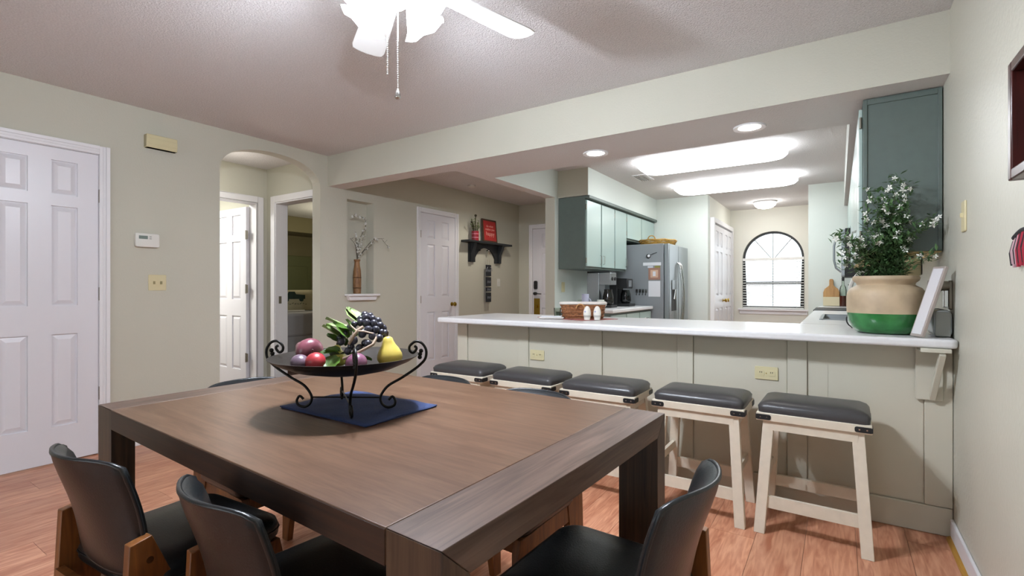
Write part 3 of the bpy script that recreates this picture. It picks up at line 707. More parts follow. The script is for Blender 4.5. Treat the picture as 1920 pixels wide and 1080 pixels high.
# ================================================================== CHAIRS
def make_chair(label):
    t = thing('dining_chair', label, 'chair', group='black leather dining chairs')
    # seat cushion
    q = MB(); w0, d0 = .205, .185
    def ring(f, z): return [(x*f, y*f+.028, z) for x, y in rrect(-w0, w0, -d0, d0, .06, 5)]
    rs = [ring(.97, .405), ring(1., .415), ring(1.0, .44), ring(.975, .455), ring(.88, .464), ring(.5, .468)]
    nb = len(rs[0]); vs_ = [p for r2 in rs for p in r2]
    fs = [(k*nb+i, k*nb+(i+1) % nb, (k+1)*nb+(i+1) % nb, (k+1)*nb+i) for k in range(len(rs)-1) for i in range(nb)]+[tuple(range(nb))[::-1], tuple(range((len(rs)-1)*nb, len(rs)*nb))]
    seat = q.add(vs_, fs).build('seat', M_leather, t, smooth=60)
    MB().tube(ring(1.003, .432), .003, 6, closed=True).build('piping', M_leather, seat, smooth=60)
    # curved back
    def bp(u, v, off=0):
        s = 2*u-1
        wv = .177-.014*v
        cr = 1-.10*(abs(s)**6)*(1 if v > .5 else 0)
        z = .443+(.298-.02*abs(s)**6)*v+(.03*abs(s)**4)*(1-v)
        y = -.165-.085*v+.062*s*s*(.35+.65*v)+.012*math.sin(math.pi*v)
        return Vector((wv*s, y+off, z))
    q = MB(); nu, nv = 16, 10
    F_ = lambda u, v: bp(u, v, .010+.022*max(0, (1-abs(2*u-1)**6))**.6*max(0, 1-abs(2*v-1)**6)**.6)
    B_ = lambda u, v: bp(u, v, -.004-.008*max(0, (1-abs(2*u-1)**4))*max(0, 1-abs(2*v-1)**4))
    q.grid(F_, nu, nv).grid(B_, nu, nv)
    edge = [(i/nu, 0) for i in range(nu)]+[(1, j/nv) for j in range(nv)]+[(1-i/nu, 1) for i in range(nu)]+[(0, 1-j/nv) for j in range(nv)]
    ev = [F_(*e) for e in edge]+[B_(*e) for e in edge]; ne = len(edge)
    q.add(ev, [(i, (i+1) % ne, ne+(i+1) % ne, ne+i) for i in range(ne)])
    back = q.build('backrest', M_leather, t, smooth=70)
    MB().tube([bp(*e) for e in edge], .0055, 6, closed=True).build('piping', M_leather, back, smooth=70)
    for s in (-1, 1):
        x0, x1 = sorted((s*.172, s*.198))
        MB().prism([(-.186, .548), (-.140, .556), (-.085, .42), (-.095, .36), (-.16, 0), (-.205, 0), (-.198, .30)], 'x', x0, x1).build('leg', M_cwood, t, bevel=.002, label='wide rear leg board rising beside the backrest')
        MB().prism([(.10, .402), (.195, .402), (.205, .36), (.205, 0), (.165, 0), (.13, .34)], 'x', x0, x1).build('leg', M_cwood, t, bevel=.002)
        MB().box(x0+.003, x1-.003, -.16, .12, .345, .402).build('side_rail', M_cwood, t, bevel=.002)
    MB().box(-.172, .172, .16, .182, .35, .402).build('front_rail', M_cwood, t); MB().box(-.172, .172, -.20, -.18, .35, .402).build('rear_rail', M_cwood, t)
    for s in (-1, 1):
        MB().cyl((s*.168, -.145, .50), (s*.1995, -.145, .50), .008, n=10).build('bolt', M_chrome, t)
    return t
chairs = [((-1.545, .415), 4, 'black leather dining chair at the lower left, leftmost of the two in front'),
          ((-1.035, .475), -6, 'black leather dining chair in front of the table, nearer its middle'),
          ((-.247, 1.085), 90-2, 'black leather dining chair at the right end of the table by the stools'),
          ((-.955, 1.625), 180-2, 'black leather dining chair behind the table in front of the third stool'),
          ((-1.435, 1.65), 180-4, 'black leather dining chair behind the table near the fruit bowl handle'),
          ((-2.125, 1.12), -90-2, 'black leather dining chair at the far left end of the table')]
c0 = None
for (bx2, by2), rz, lab in chairs:
    if c0 is None: c = c0 = make_chair(lab)
    else: c = copy_tree(c0)
    c['label'] = lab; a = R(rz)
    # back top sits .25 behind the seat centre
    c.location = (bx2-math.sin(a)*.213, by2+math.cos(a)*.213, 0); c.rotation_euler = (0, 0, a)

# ================================================================== STOOLS
def make_stool(label):
    t = thing('bar_stool', label, 'stool', group='cream bar stools at the counter')
    W, D = .222, .16
    q = MB()
    def ring(f, g_, z): return [(x-math.copysign(g_, x), y-math.copysign(g_, y), z) for x, y in rrect(-W+.003, W-.003, -D+.003, D-.003, .03, 4)]
    rs = [ring(1, .002, .556), ring(1, -.002, .566), ring(1, 0, .582), ring(1, .010, .596), ring(1, .028, .605), ring(1, .06, .611), ring(1, .10, .614)]
    nb = len(rs[0]); vs_ = [p for r2 in rs for p in r2]
    fs = [(k*nb+i, k*nb+(i+1) % nb, (k+1)*nb+(i+1) % nb, (k+1)*nb+i) for k in range(len(rs)-1) for i in range(nb)]+[tuple(range(nb))[::-1], tuple(range((len(rs)-1)*nb, len(rs)*nb))]
    cu = q.add(vs_, fs).build('cushion', M_stoolle, t, smooth=60)
    MB().box(-W, W, -D, D, .518, .556).build('seat_frame', M_cream, t, bevel=.003)
    for s in (-1, 1):
        y0, y1 = sorted((s*(D-.012), s*(D-.035))); box('apron', M_cream, t, -W+.05, W-.05, y0, y1, .475, .518)
        x0, x1 = sorted((s*(W-.03), s*(W-.05))); box('apron', M_cream, t, x0, x1, -D+.035, D-.035, .475, .518)
    lt = {}
    for sx in (-1, 1):
        for sy in (-1, 1):
            a = Vector((sx*(W-.05), sy*(D-.035), .518)); b = Vector((sx*(W-.016), sy*.172, 0))
            q = MB(); hw, hd = .023, .019
            q.add([(a.x-hw, a.y-hd, a.z), (a.x+hw, a.y-hd, a.z), (a.x+hw, a.y+hd, a.z), (a.x-hw, a.y+hd, a.z), (b.x-hw, b.y-hd, 0), (b.x+hw, b.y-hd, 0), (b.x+hw, b.y+hd, 0), (b.x-hw, b.y+hd, 0)],
                  [(0,1,2,3),(7,6,5,4),(0,4,5,1),(1,5,6,2),(2,6,7,3),(3,7,4,0)])
            q.build('leg', M_cream, t, bevel=.002); lt[sx, sy] = (a, b)
    def at(sx, sy, z): a, b = lt[sx, sy]; return b+(a-b)*(z/.518)
    for sy in (-1, 1): MB().bar(at(-1, sy, .145)+Vector((.02, 0, 0)), at(1, sy, .145)-Vector((.02, 0, 0)), .018, .055).build('stretcher', M_cream, t)
    for sx in (-1, 1): MB().bar(at(sx, -1, .25)+Vector((0, .016, 0)), at(sx, 1, .25)-Vector((0, .016, 0)), .018, .04).build('stretcher', M_cream, t)
    for sx in (-1, 1):
        for sy in (-1, 1):
            x0, x1 = sorted((sx*(W+.0025), sx*(W-.062))); y0, y1 = sorted((sy*(D+.0025), sy*(D)))
            q = MB().prism(rrect(x0, x1, .524, .548, .008, 3), 'y', y0, y1)
            y2, y3 = sorted((sy*(D+.0025), sy*(D-.062))); x2, x3 = sorted((sx*(W+.0025), sx*W))
            q.prism(rrect(y2, y3, .524, .548, .008, 3), 'x', x2, x3)
            b_ = q.build('corner_bracket', M_dark, t)
            q = MB()
            for f in (.018, .045):
                xx = sx*(W-f); q.cyl((xx, sy*(D+.0025), .536), (xx, sy*(D+.004), .536), .0035, n=8)
            q.build('rivet', M_chrome, b_)
    return t
s0 = None
for i, (x, y, rz, lab) in enumerate([(-.10, 2.735, -1, 'cream bar stool with charcoal seat, closest to the right wall'), (-.597, 2.73, 0, 'cream bar stool with charcoal seat, second from the right wall'), (-1.13, 2.70, 1, 'cream bar stool with charcoal seat in the middle of the five'),
                    (-1.643, 2.72, 0, 'cream bar stool with charcoal seat, second from the white hall door'), (-2.165, 2.73, 1, 'cream bar stool with charcoal seat, farthest from the right wall')]):
    c = s0 = make_stool(lab) if s0 is None else s0
    if i: c = copy_tree(s0)
    c['label'] = lab; c.location = (x, y, 0); c.rotation_euler = (0, 0, R(rz))

# ================================================================== TABLE CENTREPIECE
mt = thing('placemat', 'folded navy blue cloth mat under the fruit bowl', 'placemat', (-1.308, 1.068, TZ+.0005))
M_navy = mat('navy_cloth', '#22335c', .8, bump=.3, bscale=300, var=.12, vscale=14)
q = MB(); q.grid(lambda u, v: (-.208+.416*u+.004*math.sin(v*9), -.148+.296*v+.003*math.sin(u*11), .004+.0012*math.sin(u*23+v*7)*math.sin(v*17)), 16, 12)
q.build('upper_layer', M_navy, mt, solid=.003, smooth=60)
box('lower_layer', M_navy, mt, -.204, .207, -.146, .144, 0, .002)
r_v = Vector((math.cos(R(33.53)), math.sin(R(33.53)), 0)); f_v = Vector((-math.sin(R(33.53)), math.cos(R(33.53)), 0))
BC = Vector((-1.306, 1.015, TZ+.0065)); BZ = BC.z
bw = thing('fruit_bowl', 'black iron bowl on four scrolled legs on the dining table', 'bowl', BC, 0)
bh = .923-BZ
M_bowl = mat('dark_bronze_bowl', '#2a2622', .4, metal=.4)
prof = [(.0001, -.055), (.08, -.052), (.15, -.037), (.20, -.016), (.225, 0), (.228, .003), (.224, .003), (.198, -.012), (.15, -.032), (.08, -.047), (.0001, -.05)]
MB().lathe([(r2, z+bh) for r2, z in prof], 44).build('dish', M_bowl, bw, smooth=50)
def smooth_pts(P, k=4):
    out_ = []; n_ = len(P)
    for i in range(n_-1):
        p0, p1, p2, p3 = P[max(i-1, 0)], P[i], P[i+1], P[min(i+2, n_-1)]
        for j in range(k):
            t = j/k
            out_.append(tuple(.5*(2*b+(c-a_)*t+(2*a_-5*b+4*c-d)*t*t+(3*b-a_-3*c+d)*t**3) for a_, b, c, d in zip(p0, p1, p2, p3)))
    return out_+[tuple(P[-1])]
lp = [(.2186, .956), (.225, .952), (.224, .944), (.2147, .9349), (.205, .940), (.2027, .952), (.209, .962), (.224, .971), (.243, .965), (.256, .944), (.254, .918), (.239, .899), (.214, .879), (.175, .8536), (.137, .8315), (.117, .8085), (.110, .7897), (.117, .771), (.134, .7617), (.153, .7674), (.158, .782), (.149, .796), (.137, .786)]
lp = smooth_pts([(r2, z-BZ) for r2, z in lp])
for k in range(4):
    a = R((32, 148, 212, 328)[k])
    lg = MB().tube([(r2*math.cos(a), r2*math.sin(a), z) for r2, z in lp], .0042, 8).build('leg', M_black, bw, smooth=60)
    q = MB()
    for j, (dr, dz) in enumerate(((.240, .030), (.237, .020), (.236, .010))):
        q.ball((dr*math.cos(a), dr*math.sin(a), bh+dz-.012), .007, 8, 6)
    q.build('leaf_ornament', M_black, lg, smooth=60)
for a in (32, 148): MB().cyl((.113*math.cos(R(a)), .113*math.sin(R(a)), .036), (-.113*math.cos(R(a)), -.113*math.sin(R(a)), .036), .0025, n=8).build('cross_bar', M_black, bw)
def F(rr, ff, z): return BC+r_v*rr+f_v*ff+Vector((0, 0, z-BZ))
def dishz(rr, ff):
    d = math.hypot(rr, ff); pr = [(0, -.05), (.08, -.047), (.15, -.032), (.198, -.012), (.224, .003)]
    for (a, za), (b, zb_) in zip(pr, pr[1:]):
        if d <= b: return .923+za+(zb_-za)*(d-a)/(b-a)
    return .923
def fruit(name, label, prof, rr, ff, m, tilt=(0, 0, 0), stem=True, dz=0, cat='fruit', stemh=.01):
    z = dishz(rr, ff)+dz
    t = thing(name, label, cat, F(rr, ff, z), 0, 'fruit in the iron bowl'); t.rotation_euler = tilt
    MB().lathe(prof, 24).build('flesh', m, t, smooth=70)
    if stem:
        zt = prof[-1][1]; MB().tube([(0, 0, zt-.004), (.001, 0, zt+stemh*.5), (.004, 0, zt+stemh)], .0018, 6).build('stem', mat('fruit_stem', '#3d2c18', .7), t)
    return t
def sph(r, sz=1., dent=.08, n=12): return [(max(1e-4, r*math.sin(math.pi*i/n)), r*sz*(1-math.cos(math.pi*i/n))-r*dent*(1 if i in (0,) else 0)*0) for i in range(n+1)]
def pear(r, h): return [(.0001, 0), (r*.5, .002), (r*.85, h*.1), (r, h*.25), (r*.97, h*.38), (r*.8, h*.55), (r*.56, h*.7), (r*.44, h*.82), (r*.36, h*.93), (r*.2, h*.985), (.0001, h)]
M_pear = mat('pear_skin', '#bda74c', .42, var=.16, vscale=14); M_mar = mat('maroon_skin', '#6f3d47', .3, var=.22, vscale=12)
M_plum = mat('plum_skin', '#74475d', .35, var=.15, vscale=18); M_pome = mat('red_skin', '#9c2f35', .35, var=.3, vscale=18); M_lem = mat('yellow_green_skin', '#c9c25a', .4, var=.1, vscale=15)
M_mauve = mat('mauve_skin', '#655460', .3, var=.15, vscale=14)
fruit('pear', 'yellow pear standing upright at the right of the bowl', pear(.039, .092), .15, -.03, M_pear, (R(3), R(-6), 0), stemh=.016, dz=.006)
fruit('pear', 'maroon pear lying at the left of the bowl', pear(.044, .10), -.105, .012, M_mar, (R(-25), R(-78), R(20)), dz=.047)
fruit('plum', 'mauve plum in front of the maroon pear', sph(.027, .9), -.118, -.070, M_mauve, (R(10), R(20), 0), dz=.004, stem=False)
fruit('pomegranate', 'bright red fruit beside the mauve plum', sph(.030, .95), -.052, -.092, M_pome, (R(12), R(-10), 0), dz=.010)
fruit('lemon', 'yellow green fruit behind the red fruit', pear(.030, .07), -.035, .03, M_lem, (R(5), 0, 0), dz=.012)
pl_ = fruit('plum', 'pinkish purple plum with a cleft in front of the pear', sph(.031, .92), .068, -.118, M_plum, (R(8), R(8), R(33)), dz=.005, stem=False)
MB().tube([(.0308*math.cos(R(a))*math.sin(R(-62)), .0308*math.cos(R(a))*-math.cos(R(-62)), .0285+.0288*math.sin(R(a))) for a in range(-30, 91, 12)], .0012, 6).build('cleft', mat('plum_cleft', '#4e2a3b', .5), pl_)
fruit('berry', 'small red berry beneath the grape stem', sph(.013), .045, -.06, M_pome, dz=.03, stem=False)
# grapes
gr = thing('grape_bunch', 'bunch of dark grapes with twig stems on top of the bowl', 'grapes', F(.033, .008, .940), R(33.53), 'fruit in the iron bowl')
M_grape = mat('grape_skin', '#2c2b35', .28, var=.25, vscale=30); gm = None
gp = [(-.03, -.06, .035), (-.022, -.055, .058), (.0, -.06, .02), (.012, -.07, .04), (.028, -.065, .016), (.04, -.05, .03), (-.015, -.02, .075), (.0, -.03, .085), (.01, .0, .10), (.03, -.01, .105), (.048, .0, .10), (.02, -.03, .092), (.04, -.035, .09), (.06, -.025, .088), (.05, -.05, .07), (.07, -.04, .07), (.075, -.01, .08), (.085, -.03, .06), (.065, -.06, .052), (.085, -.055, .045), (.06, .02, .092), (.035, .02, .108), (.02, .015, .112), (.09, -.01, .055), (.055, -.07, .03), (.02, -.075, .0), (-.005, -.075, .008), (-.04, -.04, .045), (.08, .015, .07), (.035, -.06, .06)]
for i, p in enumerate(gp):
    if gm is None: o = MB().ball((0, 0, 0), .0125, 14, 10).build('grape', M_grape, gr, smooth=70); gm = o
    else: o = gm.copy(); col.objects.link(o); o.parent = gr
    o.location = p; s = rnd.uniform(.88, 1.08); o.scale = (s, s, s*1.1); o.rotation_euler = (rnd.random(), rnd.random(), 0)
M_twig = mat('twig_brown', '#8a7460', .7)
MB().tube([(-.01, -.10, -.012), (.02, -.105, .0), (.055, -.10, .018), (.075, -.085, .03), (.08, -.06, .05)], .0045, 7).build('stem', M_twig, gr, smooth=60)
MB().tube([(.0, -.08, .03), (.015, -.085, .052), (.025, -.08, .07), (.035, -.06, .08)], .0045, 7).tube([(.025, -.08, .07), (.045, -.075, .068), (.07, -.065, .06)], .003, 6).tube([(.024, -.08, .069), (.005, -.07, .082), (-.01, -.05, .088)], .003, 6).build('stem', M_twig, gr, smooth=60)
M_leaf = mat('vine_leaf', '#4a6a24', .45, var=.35, vscale=25); M_leafl = mat('vine_leaf_light', '#76894f', .65, var=.25, vscale=25)
def leafmesh(L_, W_, curl):
    def fn(u, v):
        s = 2*u-1; t_ = v; wv = W_*math.sin(math.pi*min(1, t_*.93+.07))**.8*(1+.15*math.sin(t_*20))
        return Vector((s*wv, t_*L_, curl*t_*t_+.25*W_*abs(s)))
    return fn
for (x, y, z, L_, W_, rx, rz, mm) in ((-.02, -.05, .02, .08, .034, 30, 70, M_leaf), (-.03, -.075, .0, .07, .034, -5, 40, M_leaf), (-.015, -.01, .06, .10, .036, 30, 85, M_leafl), (.0, .0, .085, .09, .034, 35, 40, M_leafl), (-.03, -.03, .03, .085, .036, 45, 110, M_leafl),
                        (.005, -.09, .0, .06, .03, -20, -20, M_leaf), (-.005, -.035, .065, .08, .034, 20, 100, M_leafl), (-.03, .0, .045, .085, .036, 40, 70, M_leafl), (-.005, .02, .095, .075, .03, 40, 60, M_leafl), (-.035, -.06, .005, .06, .032, 0, 95, M_leaf), (.02, -.1, -.012, .055, .028, 0, -60, M_leaf), (-.03, -.085, -.01, .055, .03, -30, 150, M_leaf), (-.01, -.065, .045, .065, .03, 60, 90, M_leaf), (.01, -.05, .05, .06, .03, 70, 100, M_leaf)):
    MB().grid(leafmesh(L_, W_, -.01), 6, 6).build('leaf', mm, gr, smooth=70, loc=(x, y, z), rot=(R(rx), R(rnd.uniform(-20, 20)), R(rz)))

# ================================================================== BAR ITEMS
# flower pot with jasmine
PC = Vector((.195, 3.10, CT+.001))
pot = thing('flower_pot', 'rounded pot with tan top and glossy green base holding jasmine', 'plant pot', PC)
M_tan = mat('tan_clay', '#b09c80', .55, var=.2, vscale=9); M_grn = mat('green_glaze', '#2b6b36', .15, var=.25, vscale=16)
pf = [(.0001, 0), (.105, 0), (.122, .006), (.141, .028), (.154, .06), (.160, .10)]
pf2 = [(.160, .10), (.162, .14), (.1615, .185), (.156, .208), (.144, .224), (.128, .233), (.118, .24), (.120, .25), (.134, .262), (.138, .274), (.132, .285), (.118, .285), (.112, .26), (.10, .24), (.0001, .235)]
MB().lathe(pf, 48).build('green_base', M_grn, pot, smooth=50)
MB().lathe(pf2, 48).build('tan_body', M_tan, pot, smooth=50)
pt = thing('jasmine_plant', 'leafy jasmine with white star flowers in the striped pot', 'plant', PC+Vector((0, 0, .236)))
stems = MB(); leaves = MB(); fl_sp = []
prn = random.Random(11)
def leaf(mb, p, d, L_, W_):
    d = d.normalized(); s = d.cross(Vector((0, 0, 1)))
    s = s.normalized() if s.length > 1e-3 else Vector((1, 0, 0)); u = s.cross(d)
    mb.add([p, p+d*L_*.45+s*W_+u*W_*.35, p+d*L_, p+d*L_*.45-s*W_+u*W_*.35, p+d*L_*.45], [(0, 1, 4), (1, 2, 4), (2, 3, 4), (3, 0, 4)])
tips = [(-.17, .16), (-.24, .14), (-.27, .20), (-.21, .22), (-.12, .12), (-.15, .30), (-.10, .36), (-.06, .42), (-.02, .40), (.0, .45), (.02, .33), (.05, .40), (.08, .36), (.10, .27), (.13, .25), (.16, .28), (.20, .38), (.12, .44), (.21, .24), (.19, .18), (.08, .18), (-.07, .24), (-.03, .28), (.05, .22), (-.17, .09), (-.10, .06), (.14, .12), (-.04, .14), (.02, .16), (-.08, .18), (.03, .1), (-.13, .2), (.0, .3), (.11, .2), (.22, .30), (.24, .22), (.17, .33), (.23, .40), (-.19, .12), (-.23, .17), (-.05, .34), (.04, .29), (-.01, .22), (.07, .31)]
for k, (rr, zz) in enumerate(tips):
    ff = prn.uniform(-.10, .06); zz *= 1.17
    if rr > .12: ff = -.13   # keep clear of the wall
    base = Vector((prn.uniform(-.06, .06), prn.uniform(-.06, .06), 0)); end = r_v*rr+f_v*ff+Vector((0, 0, zz))
    ctrl = base*.6+end*.25+Vector((0, 0, zz*.6))
    P_ = []
    for i in range(13):
        t_ = i/12; P_.append(base*(1-t_)**2+ctrl*2*t_*(1-t_)+end*t_*t_)
    if end.x+PC.x > XR-.03: continue
    stems.tube(P_, [.0022-.0014*i/12 for i in range(13)], 5)
    dens = 5 if zz < .40 and rr < .15 else 3
    for i in range(2, 13):
        for _ in range(dens*2):
            dd = Vector((prn.uniform(-1, 1), prn.uniform(-1, 1), prn.uniform(-.4, .9)))
            pos = P_[i]+Vector((prn.uniform(-.025, .025), prn.uniform(-.025, .025), prn.uniform(-.025, .025)))
            if pos.x+PC.x > XR-.05: continue
            leaf(leaves, pos, dd, prn.uniform(.024, .044), prn.uniform(.005, .0085))
    fl_sp.append(P_[12])
    if prn.random() < .6: fl_sp.append(P_[9]+Vector((prn.uniform(-.02, .02), prn.uniform(-.03, 0), prn.uniform(0, .02))))
    if zz > .2 and prn.random() < .6: fl_sp.append(P_[10]+Vector((prn.uniform(-.03, .03), prn.uniform(-.03, 0), prn.uniform(-.02, .02))))
for i in range(420):      # dense leaves over the pot mouth
    a = prn.uniform(0, 6.28); rr = prn.uniform(0, .09)
    leaf(leaves, Vector((rr*math.cos(a), rr*math.sin(a), prn.uniform(.06, .17))), Vector((math.cos(a), math.sin(a), prn.uniform(-.2, .8))), prn.uniform(.02, .036), prn.uniform(.004, .007))
stems.build('stems', mat('jasmine_stem', '#3f4a2b', .6), pt, smooth=60)
leaves.build('foliage', mat('jasmine_leaf', '#4b6a40', .5, var=.5, vscale=30), pt, kind='stuff')
M_petal = mat('jasmine_petal', '#f0efe6', .6)
fm = MB()
for k in range(5):
    a = 2*math.pi*k/5; c, s = math.cos(a), math.sin(a)
    P3 = lambda x, y, z: (x*c-y*s, x*s+y*c, z)
    fm.add([P3(.001, 0, 0), P3(.008, .0042, .002), P3(.016, 0, .001), P3(.008, -.0042, .002)], [(0, 1, 2), (0, 2, 3)])
fm.cyl((0, 0, -.012), (0, 0, .001), .0012, n=5)
f0 = None
for p in fl_sp:
    if f0 is None: f0 = fm.build('flower', M_petal, pt); o = f0
    else: o = f0.copy(); col.objects.link(o); o.parent = pt
    o.location = p; dv = (Vector((-.1, -.9, .35))+Vector((prn.uniform(-.6, .6), prn.uniform(-.5, .5), prn.uniform(-.5, .6)))).normalized()
    o.rotation_euler = Vector((0, 0, 1)).rotation_difference(dv).to_euler(); s = prn.uniform(.8, 1.25); o.scale = (s, s, s)

# leaning frame, toaster, wall bracket
lf = thing('leaning_frame', 'slim framed board leaning beside the flower pot', 'picture frame', (.314, 2.868, CT+.001), 0)
lf.rotation_euler = (0, R(17), R(24))
box('frame', mat('frame_brownish', '#a59a92', .4), lf, -.008, .006, -.005, .078, 0.003, .335, bevel=.002)
box('glazing', mat('frame_white_face', '#d8d6d8', .15), lf, -.0095, -.008, .004, .069, .014, .325)
tt = thing('toaster', 'grey rounded toaster on the worktop against the right wall', 'toaster', (.372, 2.965, CT+.001))
MB().prism([(x, y) for x, y in rrect(-.008, .058, .0, .125, .025, 5)], 'y', 0, .20).build('body', M_steel, tt, bevel=.004)
box('end_panel', mat('toaster_grey', '#8d8e88', .4), tt, -.002, .052, -.008, 0, .004, .115, bevel=.003)
MB().box(.016, .032, .02, .18, .124, .1265).build('slot', M_dark, tt)
wb = thing('towel_bracket', 'grey metal bracket on the right wall above the toaster', 'bracket', (XR-.001, 3.02, 1.10))
MB().prism(rrect(-.02, .02, -.06, .075, .01, 4), 'x', -.012, 0).build('wall_plate', M_nickel, wb, bevel=.002)
MB().cyl((-.01, 0, .05), (-.085, 0, .05), .022, .026, n=18).build('knob_arm', M_nickel, wb, smooth=50)
MB().box(-.03, -.012, -.012, .012, -.05, .03).build('clip', M_chrome, wb, bevel=.003)
co = thing('can_opener', 'cream box mounted under the green wall cabinet', 'can opener', (.33, 3.36, 1.32))
box('housing', mat('cream_plastic', '#d5c8a0', .4), co, -.05, .03, -.04, .08, -.115, 0, bevel=.006)
MB().prism([(.03, -.005), (.034, -.005), (.034, -.11), (.030, -.06)], 'y', -.04, .0).build('blade', M_dark, co)
rg = thing('wire_ring_stand', 'black wire ring standing on the worktop left of the pot', 'wire stand', (.075, 3.39, CT+.001), R(33))
MB().tube([(.045*math.cos(R(a)), .0, .048+.045*math.sin(R(a))) for a in range(0, 360, 15)], .0035, 7, closed=True).build('ring', M_dark, rg, smooth=60)
MB().tube([(.0, .0, .092), (.03, .01, .100), (.07, .02, .102)], .003, 6).build('arm', M_dark, rg, smooth=60); MB().tube([(-.03, -.02, .003), (.0, 0, .004), (.03, -.02, .003)], .003, 6).build('foot', M_dark, rg)

# basket, shakers, placemat on the bar
pm2 = MB().prism([(-1.93, 3.27), (-1.47, 3.09), (-1.32, 3.37), (-1.78, 3.53)], 'z', CT+.0005, CT+.0035).build('placemat', mat('red_woven_mat', '#9c5f58', .8, var=.35, vscale=40, bump=.3, bscale=200)); tag(pm2, 'reddish woven mat under the wicker basket on the bar', 'placemat')
bs = thing('bread_basket', 'brown woven basket lined in white cloth on the bar', 'basket', (-1.575, 3.33, CT+.004), R(20))
M_bas = mat('brown_wicker', '#8b5a36', .7, bump=.8, bscale=90, var=.4, vscale=70)
q = MB()
ring = lambda f, z: [(x*f, y*f, z) for x, y in rrect(-.145, .145, -.08, .08, .04, 4)]
rs = [ring(1, 0), ring(1.05, .05), ring(1.12, .105), ring(1.08, .105), ring(1.0, .05), ring(.95, .006)]
nb = len(rs[0]); q.add([p for r2 in rs for p in r2], [(k*nb+i, k*nb+(i+1) % nb, (k+1)*nb+(i+1) % nb, (k+1)*nb+i) for k in range(5) for i in range(nb)]+[tuple(range(nb))[::-1], tuple(range(5*nb, 6*nb))])
q.build('body', M_bas, bs, smooth=50)
for k in range(4): MB().tube([(x, y, z+.003*math.sin(i*1.9+k*1.5)) for i, (x, y, z) in enumerate(ring(1.02+.027*k, .02+.025*k))], .006, 6, closed=True).build('weave_band', M_bas, bs, smooth=60)
MB().tube(ring(1.13, .110), .009, 8, closed=True).build('liner', mat('liner_white', '#d8d2cb', .8), bs, smooth=60)
for i, (s, hx) in enumerate(((1, -.01),)):
    MB().tube([(hx+.03*math.cos(R(a)), -.098, .075+.03*math.sin(R(a))) for a in range(0, 181, 20)], .005, 6).build('loop_handle', mat('wicker_light', '#b88a58', .7), bs, smooth=50)
wn_ = MB(); 
for i, (px_, py_, lab) in enumerate(((-1.462, 3.155, 'white dome shaped shaker on the bar, left of the pair'), (-1.402, 3.190, 'white dome shaped shaker on the bar, right of the pair'))):
    t = thing('salt_shaker', lab, 'shaker', (px_, py_, CT+.004), group='shakers on the bar')
    MB().lathe([(.0001, 0), (.021, 0), (.022, .02), (.026, .032), (.027, .045), (.024, .066), (.017, .084), (.009, .094), (.0001, .097)], 24).build('body', mat('shaker_white', '#e2ded6', .3), t, smooth=60)
    MB().lathe([(.0222, .018), (.0272, .03), (.0268, .033), (.0220, .022)], 24, close=False).build('band', mat('shaker_grey', '#b9b5ae', .4), t, smooth=60)
    MB().ball((-.004, -.0255, .058), .006, 8, 6, sy=.3).build('emblem', mat('shaker_blue', '#9aa0c0', .5), t)
pn_ = thing('napkin_stack', 'white plate of napkins in front of the wicker basket', 'napkins', (-1.735, 3.160, CT+.004), R(22))
box('plate', mat('plate_white', '#d9d4cf', .4), pn_, -.10, .08, -.035, .035, 0, .010, bevel=.004); box('napkin', M_paper, pn_, -.085, .065, -.028, .028, .010, .018, bevel=.003)
gl = thing('small_glass', 'small clear glass at the left of the wicker basket', 'glass', (-1.79, 3.33, CT+.004))
MB().lathe([(.0001, 0), (.024, 0), (.028, .07), (.0265, .07), (.023, .004), (.0001, .004)], 20).build('tumbler', glass('tinted_glass', (.86, .9, .86)), gl, smooth=50)

# left worktop: coffee makers, mugs
cf = thing('coffee_maker', 'steel coffee maker with glass carafe under the tall cabinets', 'coffee maker', (-2.27, 5.35, CT+.001))
MB().box(-.17, -.02, -.09, .09, 0, .40).build('tower', M_steel, cf, bevel=.006)
box('brew_head', M_steel, cf, -.02, .12, -.09, .09, .26, .40, bevel=.006); box('lid', M_dark, cf, -.17, .11, -.088, .088, .40, .416, bevel=.004); box('base', M_dark, cf, -.02, .13, -.09, .09, 0, .03, bevel=.004)
MB().lathe([(.055, .032), (.065, .06), (.062, .13), (.045, .19), (.048, .21)], 20, c=(.055, 0, 0)).build('carafe', mat('carafe_dark', '#1d1a18', .1), cf, smooth=50)
for i in range(2): MB().cyl((.12, -.04+.08*i, .33), (.128, -.04+.08*i, .33), .02, n=12).build('dial', M_dark, cf)
cf2 = thing('coffee_maker', 'black drip coffee maker next to the refrigerator', 'coffee maker', (-2.25, 5.86, CT+.001))
MB().box(-.12, -.02, -.10, .10, 0, .34).box(-.02, .11, -.10, .10, .22, .34).build('body', M_dark, cf2, bevel=.008)
box('hot_plate', M_dark, cf2, -.02, .14, -.10, .10, 0, .035, bevel=.006)
MB().lathe([(.05, .036), (.066, .07), (.06, .15), (.045, .20)], 20, c=(.055, 0, 0)).build('carafe', mat('carafe_black', '#101112', .1), cf2, smooth=50)
MB().box(.11, .113, -.05, .05, .24, .32).build('control_panel', M_steel, cf2)
